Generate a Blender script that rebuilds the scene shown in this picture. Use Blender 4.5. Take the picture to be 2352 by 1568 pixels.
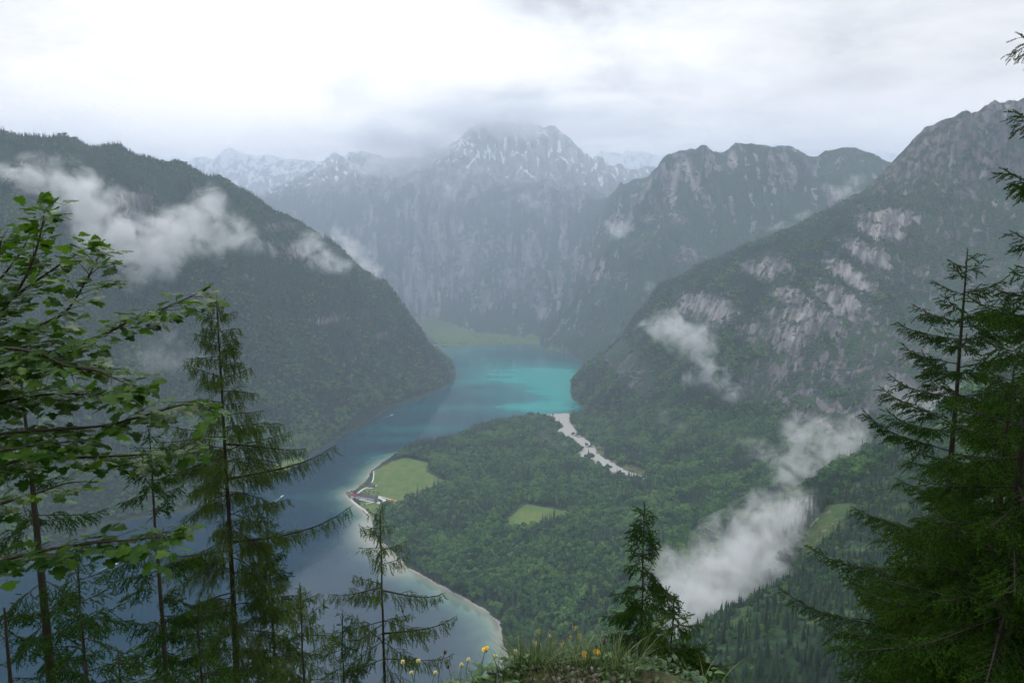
import bpy, bmesh, math, random
import numpy as np
from math import radians as R

for o in list(bpy.data.objects):
    bpy.data.objects.remove(o)
scene = bpy.context.scene
COL = scene.collection

# ------------------------------------------------------------------ camera
EYE = 745.0                       # metres above the lake
PITCH = R(7.4)
FPX = 1568.0                      # focal length for a picture 2352 wide (24 mm)
cam_d = bpy.data.cameras.new('camera')
cam_d.sensor_width = 36.0
cam_d.lens = 24.0
cam_d.clip_start = 0.05
cam_d.clip_end = 80000.0
cam = bpy.data.objects.new('camera', cam_d)
COL.objects.link(cam)
cam.location = (0, 0, EYE)
cam.rotation_euler = (R(90) - PITCH, 0, 0)
scene.camera = cam

# ------------------------------------------------------------------ render / exposure
scene.render.engine = 'CYCLES'
scene.view_settings.view_transform = 'Standard'
scene.view_settings.look = 'None'
scene.view_settings.exposure = 0.26
scene.view_settings.gamma = 1.0
cy = scene.cycles
cy.use_denoising = True
cy.max_bounces = 7
cy.diffuse_bounces = 2
cy.glossy_bounces = 2
cy.transmission_bounces = 3
cy.volume_bounces = 2
cy.transparent_max_bounces = 8
cy.volume_step_rate = 1.0
cy.volume_max_steps = 256
cy.sample_clamp_indirect = 4.0

# ------------------------------------------------------------------ sky: overcast day
SUN_EL, SUN_AZ = R(52), R(-25)
world = bpy.data.worlds.new('World')
scene.world = world
world.use_nodes = True
nt = world.node_tree
nt.nodes.clear()
def wn(t, **k):
    n = nt.nodes.new(t)
    for a, b in k.items():
        setattr(n, a, b)
    return n
wout = wn('ShaderNodeOutputWorld')
sky = wn('ShaderNodeTexSky', sky_type='NISHITA', sun_disc=False)
sky.sun_elevation = SUN_EL
sky.sun_rotation = SUN_AZ
bg1 = wn('ShaderNodeBackground')
nt.links.new(sky.outputs[0], bg1.inputs[0])
bg1.inputs[1].default_value = 0.1
tc = wn('ShaderNodeTexCoord')
sep = wn('ShaderNodeSeparateXYZ')
nt.links.new(tc.outputs['Generated'], sep.inputs[0])
def wm(op, a, b=None, c=None):
    n = wn('ShaderNodeMath', operation=op)
    for i, v in enumerate((a, b, c)):
        if v is None:
            continue
        if isinstance(v, (int, float)):
            n.inputs[i].default_value = v
        else:
            nt.links.new(v, n.inputs[i])
    return n.outputs[0]
zc = wm('MAXIMUM', sep.outputs[2], 0.0)
den = wm('ADD', zc, 0.16)
px_ = wm('DIVIDE', sep.outputs[0], den)
py_ = wm('DIVIDE', sep.outputs[1], den)
comb = wn('ShaderNodeCombineXYZ')
nt.links.new(px_, comb.inputs[0]); nt.links.new(py_, comb.inputs[1])
def wnoise(scale, detail, rough, off, dist=0.0):
    mp = wn('ShaderNodeMapping')
    mp.inputs['Location'].default_value = off
    nt.links.new(comb.outputs[0], mp.inputs[0])
    n = wn('ShaderNodeTexNoise')
    n.inputs['Scale'].default_value = scale
    n.inputs['Detail'].default_value = detail
    n.inputs['Roughness'].default_value = rough
    n.inputs['Distortion'].default_value = dist
    nt.links.new(mp.outputs[0], n.inputs[0])
    return n.outputs[0]
n1 = wnoise(0.75, 7, 0.55, (3.1, 1.7, 0.0), 0.4)
n2 = wnoise(2.6, 6, 0.6, (0.4, 5.2, 2.0), 0.3)
mixn = wm('ADD', wm('MULTIPLY', n1, 0.7), wm('MULTIPLY', n2, 0.3))
ramp = wn('ShaderNodeValToRGB')
ramp.color_ramp.elements[0].position = 0.38
ramp.color_ramp.elements[0].color = (0.56, 0.575, 0.60, 1)
ramp.color_ramp.elements[1].position = 0.58
ramp.color_ramp.elements[1].color = (1.12, 1.125, 1.13, 1)
e = ramp.color_ramp.elements.new(0.46)
e.color = (0.84, 0.85, 0.865, 1)
nt.links.new(mixn, ramp.inputs[0])
# brighter towards the zenith, and a veiled glow where the sun stands behind the cloud
gr = wn('ShaderNodeValToRGB')
_e = gr.color_ramp.elements
for p, c in ((0.0, (1.04, .87, .72)), (0.12, (.86, .76, .66)), (0.22, (.57, .54, .51)), (0.32, (.46, .455, .45)), (0.50, (.80, .80, .80)), (1.0, (.92, .92, .92))):
    q = _e[0] if p == 0.0 else _e[-1] if p == 1.0 else _e.new(p)
    q.position = p; q.color = c + (1,)
nt.links.new(sep.outputs[2], gr.inputs[0])
dt = wn('ShaderNodeVectorMath', operation='DOT_PRODUCT')
nt.links.new(tc.outputs['Generated'], dt.inputs[0])
ga, gel = R(-7), R(13)
dt.inputs[1].default_value = (math.sin(ga) * math.cos(gel), math.cos(ga) * math.cos(gel), math.sin(gel))
gl = wn('ShaderNodeMapRange', interpolation_type='SMOOTHSTEP')
gl.inputs['From Min'].default_value = 0.84; gl.inputs['From Max'].default_value = 1.0
gl.inputs['To Min'].default_value = 1.85; gl.inputs['To Max'].default_value = 2.5
nt.links.new(dt.outputs['Value'], gl.inputs['Value'])
sky_gain = gl.outputs[0]
bg2 = wn('ShaderNodeBackground')
mulc = wn('ShaderNodeMix', data_type='RGBA', blend_type='MULTIPLY')
mulc.inputs[0].default_value = 1.0
nt.links.new(ramp.outputs[0], mulc.inputs[6]); nt.links.new(gr.outputs[0], mulc.inputs[7])
nt.links.new(mulc.outputs[2], bg2.inputs[0])
nt.links.new(sky_gain, bg2.inputs[1])
mixw = wn('ShaderNodeMixShader')
mixw.inputs[0].default_value = 0.94
nt.links.new(bg1.outputs[0], mixw.inputs[1])
nt.links.new(bg2.outputs[0], mixw.inputs[2])
nt.links.new(mixw.outputs[0], wout.inputs[0])

# ------------------------------------------------------------------ sun, veiled by cloud
sl = bpy.data.lights.new('sun', 'SUN')
sl.energy = 0.7
sl.angle = R(14)
sl.color = (1.0, 0.965, 0.91)
sun = bpy.data.objects.new('sun', sl)
COL.objects.link(sun)
sun.location = (0, 0, 4000)
sun.rotation_euler = (R(90) - SUN_EL, 0, math.pi - SUN_AZ)   # light comes from SUN_AZ off +Y

# ------------------------------------------------------------------ small helpers
def ray(u, v):
    """direction of the picture point u, v (picture 2352 x 1568)"""
    x = (u - 1176.0) / FPX
    y = (784.0 - v) / FPX
    c, s = math.cos(PITCH), math.sin(PITCH)
    return np.array([x, c + y * s, -s + y * c])
def at_y(u, v, Y):
    d = ray(u, v)
    return np.array([0, 0, EYE]) + d * (Y / d[1])
def at_z(u, v, z=0.0):
    d = ray(u, v)
    return np.array([0, 0, EYE]) + d * ((z - EYE) / d[2])
def tag(o, label=None, cat=None, group=None, kind=None):
    if label: o['label'] = label
    if cat: o['category'] = cat
    if group: o['group'] = group
    if kind: o['kind'] = kind
    return o
def np_mesh(name, verts, faces=None, quads=None, attrs=None, smooth=True):
    """mesh from numpy arrays: faces (n,3) and / or quads (m,4)"""
    me = bpy.data.meshes.new(name)
    verts = np.asarray(verts, dtype=np.float32)
    me.vertices.add(len(verts))
    me.vertices.foreach_set('co', verts.ravel())
    loops, sizes = [], []
    for arr, k in ((faces, 3), (quads, 4)):
        if arr is not None and len(arr):
            arr = np.asarray(arr, dtype=np.int32)
            loops.append(arr.ravel()); sizes.append(np.full(len(arr), k, dtype=np.int32))
    if loops:
        loops = np.concatenate(loops); sizes = np.concatenate(sizes)
        starts = np.concatenate(([0], np.cumsum(sizes)[:-1])).astype(np.int32)
        me.loops.add(len(loops)); me.loops.foreach_set('vertex_index', loops)
        me.polygons.add(len(sizes)); me.polygons.foreach_set('loop_start', starts)
        me.polygons.foreach_set('loop_total', sizes)
        if smooth:
            me.polygons.foreach_set('use_smooth', np.ones(len(sizes), dtype=bool))
    for k, a in (attrs or {}).items():
        at = me.attributes.new(k, 'FLOAT', 'POINT')
        at.data.foreach_set('value', np.asarray(a, dtype=np.float32))
    me.update(calc_edges=True)
    return me
def obj(name, me, mats=None, parent=None, loc=None):
    o = bpy.data.objects.new(name, me)
    COL.objects.link(o)
    if mats is not None:
        for m in (mats if isinstance(mats, (list, tuple)) else [mats]):
            me.materials.append(m)
    if parent is not None: o.parent = parent
    if loc is not None: o.location = loc
    return o
def empty(name, loc=(0, 0, 0), rz=0.0):
    o = bpy.data.objects.new(name, None)
    COL.objects.link(o)
    o.location = loc; o.rotation_euler = (0, 0, rz)
    o.empty_display_size = 0.5
    return o

class NT:
    """tiny wrapper to write node materials"""
    def __init__(self, name):
        self.m = bpy.data.materials.new(name)
        self.m.use_nodes = True
        self.t = self.m.node_tree
        self.t.nodes.clear()
        self.out = self.n('ShaderNodeOutputMaterial')
    def n(self, typ, **k):
        x = self.t.nodes.new(typ)
        for a, b in k.items(): setattr(x, a, b)
        return x
    def put(self, sock, v):
        if v is None: return
        if isinstance(v, bpy.types.NodeSocket): self.t.links.new(v, sock)
        else:
            if sock.type == 'RGBA' and len(v) == 3: v = tuple(v) + (1,)
            sock.default_value = v
    def math(self, op, a, b=None, c=None, clamp=False):
        x = self.n('ShaderNodeMath', operation=op); x.use_clamp = clamp
        for i, v in enumerate((a, b, c)): self.put(x.inputs[i], v)
        return x.outputs[0]
    def attr(self, name):
        return self.n('ShaderNodeAttribute', attribute_name=name).outputs['Fac']
    def coord(self, kind='Object'):
        return self.n('ShaderNodeTexCoord').outputs[kind]
    def mapping(self, vec, scale=(1, 1, 1), loc=(0, 0, 0), rot=(0, 0, 0)):
        x = self.n('ShaderNodeMapping')
        self.t.links.new(vec, x.inputs[0])
        x.inputs['Location'].default_value = loc; x.inputs['Scale'].default_value = scale
        x.inputs['Rotation'].default_value = rot
        return x.outputs[0]
    def noise(self, vec, scale=1.0, detail=4, rough=0.55, dist=0.0, col=False, w=None):
        x = self.n('ShaderNodeTexNoise')
        if vec is not None: self.t.links.new(vec, x.inputs['Vector'])
        x.inputs['Scale'].default_value = scale; x.inputs['Detail'].default_value = detail
        x.inputs['Roughness'].default_value = rough; x.inputs['Distortion'].default_value = dist
        return x.outputs[1] if col else x.outputs[0]
    def voronoi(self, vec, scale=1.0, out='Distance', feature='F1'):
        x = self.n('ShaderNodeTexVoronoi', feature=feature)
        self.t.links.new(vec, x.inputs['Vector'])
        x.inputs['Scale'].default_value = scale
        return x.outputs[out]
    def ramp(self, f, stops, interp='LINEAR'):
        x = self.n('ShaderNodeValToRGB'); cr = x.color_ramp
        cr.interpolation = interp
        while len(cr.elements) < len(stops): cr.elements.new(0.5)
        for e_, (p, c) in zip(cr.elements, stops):
            e_.position = p
            e_.color = tuple(c) + (1,) if not isinstance(c, (int, float)) else (c, c, c, 1)
        self.put(x.inputs[0], f)
        return x.outputs[0]
    def mix(self, f, a, b, blend='MIX'):
        x = self.n('ShaderNodeMix', data_type='RGBA', blend_type=blend)
        self.put(x.inputs[0], f); self.put(x.inputs[6], a); self.put(x.inputs[7], b)
        return x.outputs[2]
    def smooth(self, f, a, b, lo=0.0, hi=1.0):
        x = self.n('ShaderNodeMapRange', interpolation_type='SMOOTHSTEP')
        self.put(x.inputs['Value'], f)
        x.inputs['From Min'].default_value = a; x.inputs['From Max'].default_value = b
        x.inputs['To Min'].default_value = lo; x.inputs['To Max'].default_value = hi
        return x.outputs[0]
    def bump(self, h, strength=0.5, dist=1.0):
        x = self.n('ShaderNodeBump')
        x.inputs['Strength'].default_value = strength; x.inputs['Distance'].default_value = dist
        self.t.links.new(h, x.inputs['Height'])
        return x.outputs[0]
    def principled(self, color, rough=0.8, spec=0.3, normal=None, **k):
        x = self.n('ShaderNodeBsdfPrincipled')
        self.put(x.inputs['Base Color'], color); self.put(x.inputs['Roughness'], rough)
        x.inputs['Specular IOR Level'].default_value = spec
        if normal is not None: self.t.links.new(normal, x.inputs['Normal'])
        for a, b in k.items(): self.put(x.inputs[a.replace('_', ' ')], b)
        return x.outputs[0]
    def done(self, shader=None, volume=None):
        if shader is not None: self.t.links.new(shader, self.out.inputs[0])
        if volume is not None: self.t.links.new(volume, self.out.inputs[1])
        return self.m
# ------------------------------------------------------------------ terrain
_rng = np.random.default_rng(7)
_perm = _rng.permutation(4096).astype(np.int64)
_ang = _rng.uniform(0, 2 * np.pi, 4096)
_gx, _gy = np.cos(_ang).astype(np.float32), np.sin(_ang).astype(np.float32)
def perlin(x, y, seed=0):
    x = np.asarray(x, dtype=np.float64) + seed * 37.13
    y = np.asarray(y, dtype=np.float64) + seed * 91.7
    xi = np.floor(x).astype(np.int64); yi = np.floor(y).astype(np.int64)
    fx = (x - xi).astype(np.float32); fy = (y - yi).astype(np.float32)
    u = fx * fx * fx * (fx * (fx * 6 - 15) + 10); v = fy * fy * fy * (fy * (fy * 6 - 15) + 10)
    def g(ix, iy, dx, dy):
        h = _perm[(_perm[ix & 4095] + iy) & 4095]
        return _gx[h] * dx + _gy[h] * dy
    a = g(xi, yi, fx, fy); b = g(xi + 1, yi, fx - 1, fy)
    c = g(xi, yi + 1, fx, fy - 1); d = g(xi + 1, yi + 1, fx - 1, fy - 1)
    return (a + u * (b - a) + v * ((c + u * (d - c)) - (a + u * (b - a)))) * 1.4
def fbm(x, y, octv, seed=0, gain=0.5, lac=2.03, ridged=False):
    s, amp, tot = 0.0, 1.0, 0.0
    for i in range(octv):
        n = perlin(x * lac ** i, y * lac ** i, seed + i)
        s = s + amp * ((1 - 2 * np.abs(n)) if ridged else n)
        tot += amp; amp *= gain
    return s / tot

# shore of the lake, as measured at water level
SHORE_FAR = [(-160, 1395), (0, 1327), (246, 1203), (418, 1175), (520, 1140), (605, 1093), (655, 1082), (703, 1056), (766, 1014), (903, 933),
             (980, 908), (1037, 881), (1047, 858), (1040, 838), (1033, 823), (1018, 808), (1007, 799), (1040, 794),
             (1088, 793), (1160, 791), (1239, 789), (1248, 799), (1308, 814), (1346, 827), (1335, 840), (1325, 851),
             (1312, 875), (1310, 894), (1314, 916), (1342, 935), (1338, 948)]
SHORE_NEAR = [(1300, 949), (1243, 952), (1174, 963), (1088, 984), (1045, 1005), (985, 1017), (938, 1026), (917, 1037), (880, 1059), (852, 1080),
              (838, 1105), (820, 1120), (797, 1131), (793, 1137), (806, 1151), (830, 1172), (856, 1192), (855, 1228), (875, 1246), (907, 1270), (932, 1302), (995, 1337),
              (1072, 1379), (1122, 1407), (1146, 1432), (1153, 1474), (1168, 1520), (1190, 1568), (1225, 1640)]
far_w = [at_z(*p) for p in SHORE_FAR]
near_w = [at_z(*p) for p in SHORE_NEAR]
LAKE = np.array([p[:2] for p in far_w + near_w] + [(120, 860), (-60, 760), (-350, 720), (-800, 700), (-1400, 600), (-2100, 400), (-2600, 300), (-2500, 800), (-1900, 1080)])

def in_poly(x, y, poly):
    inside = np.zeros(x.shape, bool)
    n = len(poly)
    for i in range(n):
        x0, y0 = poly[i]; x1, y1 = poly[(i + 1) % n]
        if y0 == y1: continue
        c = ((y0 > y) != (y1 > y)) & (x < (x1 - x0) * (y - y0) / (y1 - y0) + x0)
        inside ^= c
    return inside
def poly_dist(x, y, poly, closed=True):
    best = np.full(x.shape, 1e12)
    n = len(poly)
    for i in range(n if closed else n - 1):
        x0, y0 = poly[i]; x1, y1 = poly[(i + 1) % n]
        dx, dy = x1 - x0, y1 - y0
        t = np.clip(((x - x0) * dx + (y - y0) * dy) / (dx * dx + dy * dy + 1e-9), 0, 1)
        np.minimum(best, (x - x0 - t * dx) ** 2 + (y - y0 - t * dy) ** 2, out=best)
    return np.sqrt(best)

CP = []                                                   # control points x, y, z
def cp_y(pts, dz=0):
    for u, v, Y in pts:
        p = at_y(u, v, Y); CP.append((p[0], p[1], p[2] + dz))
def cp_z(pts):
    for u, v, z in pts: CP.append(tuple(at_z(u, v, z)))
def cp_w(pts): CP.extend(pts)
def dens(pts, step=2):
    out = []
    for a, b in zip(pts[:-1], pts[1:]):
        for k in range(step): out.append(tuple(a[i] + (b[i] - a[i]) * k / step for i in range(3)))
    return out + [pts[-1]]
for p in far_w + near_w: CP.append((p[0], p[1], 0.0))
cp_w([(120, 860, 0), (-60, 760, 0), (-350, 720, 0), (-800, 700, 0), (-1400, 600, 0), (-2100, 400, 0), (-1900, 1080, 0), (-2500, 800, 0)])
# left mountain: its ridge comes down to the lake as a spur
RIDGE_L = [(-900, 330, 2000), (-400, 300, 2300), (-150, 300, 2500), (0, 308, 2600), (80, 318, 2680), (150, 316, 2750), (175, 320, 2780), (210, 338, 2820), (260, 344, 2860), (330, 374, 2920), (400, 392, 3000),
           (440, 401, 3040), (480, 405, 3080), (510, 418, 3120), (560, 448, 3200), (600, 484, 3240), (650, 514, 3290), (700, 550, 3350), (760, 594, 3450),
           (830, 634, 3580), (880, 670, 3680), (920, 710, 3780), (950, 745, 3860), (985, 795, 3960), (1020, 830, 4040)]
cp_y(dens(RIDGE_L))
for u, v, Y in RIDGE_L[::3]:
    p = at_y(u, v, Y); CP.append((p[0] - 500, p[1] + 1100, max(p[2] * 0.45, 10)))
cp_y([(300, 700, 2350), (150, 900, 1950), (400, 900, 2400), (600, 800, 2800), (750, 850, 3000), (850, 800, 3400), (940, 850, 3650), (450, 600, 2750), (200, 500, 2500)])
# central mountain
cp_z([(1000, 772, 20), (1060, 782, 10), (1120, 780, 12), (1200, 776, 14)])
cp_y([(940, 700, 6500), (965, 738, 6400), (1010, 738, 6250), (1060, 755, 6000), (1100, 766, 5900), (1150, 767, 5900), (1220, 766, 5850), (1245, 778, 5650)])
cp_y(dens([(800, 480, 6950), (900, 450, 6950), (1000, 440, 6900), (1100, 450, 6850), (1250, 450, 6750), (1330, 450, 6650)]))
cp_y([(900, 412, 7400), (1150, 415, 7500), (1250, 415, 7500), (1400, 398, 7600), (1330, 420, 7200)])
cp_y(dens([(935, 398, 7600), (980, 382, 7700), (1010, 372, 7750), (1022, 350, 7780), (1045, 325, 7820), (1080, 300, 7900), (1120, 288, 7950), (1200, 283, 8000), (1270, 293, 8000), (1310, 325, 7950), (1340, 340, 7900),
           (1370, 365, 7850), (1392, 386, 7800)]))
cp_y([(1450, 391, 8300), (1500, 392, 8500), (1080, 350, 7500), (1200, 350, 7550), (1280, 370, 7500)])
cp_y([(1000, 560, 6620), (1150, 560, 6550), (1000, 650, 6420), (1150, 660, 6250), (1280, 560, 6450), (1280, 660, 6100), (880, 600, 6600)])
cp_y(dens([(480, 520, 7200), (590, 470, 7100), (650, 447, 7100), (700, 427, 7100), (760, 412, 7200), (830, 407, 7300)]))
cp_y([(700, 600, 6500), (850, 700, 6450), (600, 560, 6600)])
for u in (1045, 1120, 1200, 1310): CP.append((at_y(u, 300, 9300)[0], 9300, 1000))
# far peaks
cp_y(dens([(200, 385, 9600), (330, 390, 9600), (395, 384, 9600), (430, 378, 9600), (470, 363, 9600), (530, 347, 9600), (580, 360, 9600), (640, 363, 9600), (700, 372, 9600)]))
cp_y([(400, 440, 8800), (560, 440, 8600), (640, 430, 8600), (300, 440, 8700)])
cp_y(dens([(705, 418, 8500), (722, 395, 8600), (742, 378, 8700), (765, 356, 8800), (790, 347, 8800), (830, 353, 8800), (870, 368, 8800), (930, 380, 8700)]))
cp_y([(1380, 352, 10600), (1410, 347, 10600), (1445, 350, 10600), (1480, 362, 10600), (1540, 358, 10600), (1620, 352, 10600), (1780, 340, 10600), (1950, 345, 10600), (2020, 348, 10600), (2300, 360, 10600)])
# right-hand middle mountain
cp_y(dens([(1415, 436, 6200), (1440, 428, 6100), (1480, 415, 5900), (1505, 396, 5750), (1530, 368, 5650), (1560, 346, 5600), (1600, 354, 5560), (1650, 349, 5500), (1730, 344, 5450), (1790, 341, 5400), (1860, 354, 5350),
           (1960, 354, 5300), (2010, 362, 5250), (2060, 380, 5200), (2300, 420, 5100)]))
cp_y([(1290, 790, 5000), (1350, 780, 4700), (1400, 700, 4950), (1340, 700, 5400), (1450, 600, 5100), (1600, 550, 5050), (1750, 450, 5200), (1380, 560, 5900), (1330, 600, 6000), (1500, 500, 5450)])
for u in (1500, 1620, 1750, 1880, 2010, 2200):
    for Y_, z_ in ((6900, 620), (8700, 800)): CP.append((at_y(u, 300, Y_)[0], Y_, z_))
cp_w([(1700, 4350, 420), (2300, 4300, 600), (1000, 4300, 120), (3200, 4200, 800)])
# right-hand near mountain
RIDGE_R = [(1316, 898, 3560), (1325, 862, 3580), (1370, 824, 3600), (1420, 785, 3620), (1460, 727, 3640), (1490, 687, 3650), (1510, 657, 3650), (1560, 637, 3600), (1640, 607, 3550), (1680, 577, 3500), (1760, 547, 3450), (1820, 526, 3420),
           (1880, 505, 3400), (1940, 455, 3350), (1990, 414, 3330), (2040, 378, 3300), (2090, 337, 3280), (2130, 302, 3250), (2150, 281, 3250), (2200, 271, 3250), (2240, 264, 3220), (2280, 248, 3200),
           (2352, 240, 3200), (2500, 215, 3100), (2800, 220, 2800), (3200, 300, 2200)]
cp_y(dens(RIDGE_R))
for u, v, Y in RIDGE_R[4::3]:
    p = at_y(u, v, Y); CP.append((p[0] + 300, p[1] + 900, max(p[2] * 0.4, 60)))
cp_z([(1400, 965, 10), (1430, 1000, 25), (1500, 1030, 70), (1600, 1020, 130), (1720, 960, 190), (1800, 955, 220), (1950, 965, 280), (2100, 985, 330), (2300, 1010, 380), (2600, 1010, 430)])
cp_y([(1420, 880, 3000), (1500, 800, 3050), (1600, 750, 2950), (1700, 820, 2500), (1800, 760, 2550), (1900, 640, 2750), (2000, 560, 2850), (2100, 700, 2450), (2300, 600, 2600), (2300, 420, 2950), (2150, 420, 3000)])
# delta and the side valley
cp_z([(1000, 1060, 3), (930, 1110, 2), (1100, 1060, 6), (1200, 1000, 4), (1300, 1000, 10), (1050, 1180, 8), (1200, 1185, 20), (1250, 1080, 20), (1340, 1040, 22), (1480, 1097, 60), (1400, 1180, 55),
      (950, 1230, 5), (1050, 1330, 10), (1200, 1400, 30), (1250, 1500, 40), (1300, 1300, 45), (1450, 1300, 90), (1600, 1200, 120), (1420, 1450, 110), (1700, 1100, 150), (1850, 1080, 200), (1350, 1550, 90),
      (2050, 1060, 280)])
# the near ridge on the right
RIDGE_N = [(1520, 1560, 560), (1560, 1500, 610), (1600, 1462, 660), (1650, 1425, 700), (1700, 1390, 740), (1780, 1322, 810), (1850, 1268, 870), (1900, 1190, 930), (1930, 1150, 960), (2000, 1080, 1000), (2100, 1010, 1050), (2250, 920, 1100), (2400, 820, 1150), (2800, 600, 1150)]
cp_y(dens(RIDGE_N))
cp_y([(1700, 1560, 500), (2000, 1420, 520), (2000, 1250, 750), (2352, 1500, 380), (2352, 1250, 600), (1650, 1500, 590), (1850, 1400, 640), (2200, 1200, 720)])
# the camera's own mountainside
cp_w([(-60, 60, 690), (0, 60, 695), (60, 60, 692), (0, 150, 600), (-150, 130, 590), (150, 150, 580), (0, 300, 440), (-300, 300, 400), (-100, 550, 200), (-700, 400, 250), (-1200, 200, 380), (-250, 0, 720), (250, 0, 720),
      (-120, 20, 725), (120, 20, 728), (0, -60, 790), (0, -400, 1100), (-800, -500, 1000), (800, -500, 1150), (0, -1200, 1500), (-2000, -800, 900), (2000, -800, 1500), (1500, 300, 900), (200, 420, 330)])
cp_w([(-8000, 4000, 800), (-8000, 9000, 900), (8000, 3000, 1200), (8000, 9000, 1000), (0, 13500, 700), (-6000, 13500, 700), (6000, 13500, 700), (-4000, 6500, 500), (-6000, -2500, 700), (6000, -2500, 1300), (0, -2800, 1400)])
CP = np.array(CP, dtype=np.float64)
_, _ui = np.unique(np.round(CP[:, :2] / 4), axis=0, return_index=True)
CP = CP[_ui]
def _phi(r2): return np.sqrt(r2 + 45.0 ** 2)
_A = _phi((CP[:, None, 0] - CP[None, :, 0]) ** 2 + (CP[:, None, 1] - CP[None, :, 1]) ** 2)
_n = len(CP)
_M = np.zeros((_n + 1, _n + 1)); _M[:_n, :_n] = _A; _M[:_n, _n] = 1; _M[_n, :_n] = 1
_sol = np.linalg.solve(_M + np.diag([-6.0] * _n + [0]), np.append(CP[:, 2], 0))
GX0, GX1, GY0, GY1, GS = -10000, 10000, -3200, 14500, 32.0
_gxs = np.arange(GX0, GX1 + GS, GS); _gys = np.arange(GY0, GY1 + GS, GS)
_grid = np.empty((len(_gys), len(_gxs)), dtype=np.float32)
_cx, _cy, _w = CP[:, 0].astype(np.float32), CP[:, 1].astype(np.float32), _sol[:-1].astype(np.float64)
for j, yy in enumerate(_gys):
    r2 = (_gxs[:, None].astype(np.float32) - _cx[None]) ** 2 + ((np.float32(yy) - _cy) ** 2)[None]
    _grid[j] = np.sqrt(r2 + np.float32(45.0 ** 2)).astype(np.float64) @ _w + _sol[-1]
def base_h(x, y):
    fx = np.clip((x - GX0) / GS, 1.001, len(_gxs) - 3.001); fy = np.clip((y - GY0) / GS, 1.001, len(_gys) - 3.001)
    ix = fx.astype(np.int64); iy = fy.astype(np.int64)
    tx = (fx - ix).astype(np.float32); ty = (fy - iy).astype(np.float32)
    def wts(t): return (-.5 * t + t * t - .5 * t ** 3, 1 - 2.5 * t * t + 1.5 * t ** 3, .5 * t + 2 * t * t - 1.5 * t ** 3, -.5 * t * t + .5 * t ** 3)
    wx, wy = wts(tx), wts(ty)
    out = 0
    for a in range(4):
        row = 0
        for b in range(4): row = row + wx[b] * _grid[iy + a - 1, ix + b - 1]
        out = out + wy[a] * row
    return out
def sstep(x, a, b):
    t = np.clip((x - a) / (b - a), 0, 1)
    return t * t * (3 - 2 * t)
def ledge_h(x, y):
    """the lookout: a narrow grassy lip, then the drop"""
    edge = 2.38 + 0.08 * perlin(x * 1.3, y * 0.0, 40) - 0.20 * np.minimum((x - 0.3) ** 2, 6)
    s = y - edge
    flat = EYE - 1.62 + 0.10 * np.exp(-((x - 0.32) / 0.5) ** 2 - ((y - 2.6) / 0.6) ** 2) - 0.05 * np.maximum(-s, 0) * (y > 0) + 0.35 * np.maximum(-y, 0)
    drop = np.maximum(s, 0)
    return flat - drop * 1.02 + 0.03 * perlin(x * 3, y * 3, 41) + 0.25 * perlin(x * 0.4, y * 0.4, 42) * sstep(drop, 0, 6)
def slope_axes(x, y):
    """for each mountain face: its weight, the coordinate along the contour and the one down the slope"""
    wr = sstep(x - 0.1 * (y - 2500), 300, 900) * (1 - sstep(y, 3900, 4500))
    wl = (1 - sstep(x + 0.15 * (y - 3000), -500, 100)) * (1 - sstep(y, 4300, 5200))
    wr = wr * (1 - wl)
    return [(wr, .86 * x - .51 * y, .51 * x + .86 * y, 0), (wl, .86 * x + .51 * y, -.51 * x + .86 * y, 7), (1 - wr - wl, x, y, 14)]
def terrain_h(x, y):
    x = np.asarray(x, dtype=np.float64); y = np.asarray(y, dtype=np.float64)
    r = np.hypot(x, y)
    h = base_h(x, y)
    inl = in_poly(x, y, LAKE)
    dl = np.full(x.shape, 400.0)
    m = (r < 8000) & (r > 300)
    dl[m] = poly_dist(x[m], y[m], LAKE)
    # relief, fading out on the flats and towards the shore
    amp = sstep(h, 25, 420) * (1 - 0.6 * sstep(1200 - r, 0, 900)) * sstep(dl, 0, 220)
    far = sstep(r, 3600, 6000)
    wv_ = 110 + 260 * far
    wx = x + wv_ * fbm(x / 620, y / 620, 3, 3); wy = y + wv_ * fbm(x / 620, y / 620, 3, 8)
    rid = 0
    for wgt, cc, ss, sd in slope_axes(wx, wy):
        m = wgt > 0.003
        if m.any():
            part = np.zeros(x.shape)
            part[m] = wgt[m] * fbm(cc[m] / (300 + 60 * far[m]), ss[m] / (900 + 200 * far[m]), 5, 11 + sd, gain=0.50, ridged=True)
            rid = rid + part
    det = fbm(x / 95, y / 130, 4, 23, gain=0.55)
    h = h + amp * ((rid - 0.52) * (70 + 75 * far) + det * (10 + 18 * far))
    crag = sstep(h, 900, 1300) * sstep(x, 1500, 2400) * (y < 4200) * (r > 2000)
    h = h + crag * (fbm(x / 70, y / 300, 3, 51, ridged=True) - 0.3) * 42
    h = h + fbm(x / 60, y / 60, 3, 31) * 1.5 * sstep(dl, 0, 60) * sstep(r, 200, 500)
    bank = 0.6 + np.minimum(dl, 40) * 0.045
    h = np.where(inl, -np.minimum(0.5 + dl * 0.22, 40), np.maximum(h, bank))
    near = 1 - sstep(r, 26, 95)
    return np.where(r < 95, near * ledge_h(x, y) + (1 - near) * h, h)
def h1(x, y): return float(terrain_h(np.array([x]), np.array([y]))[0])
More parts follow.
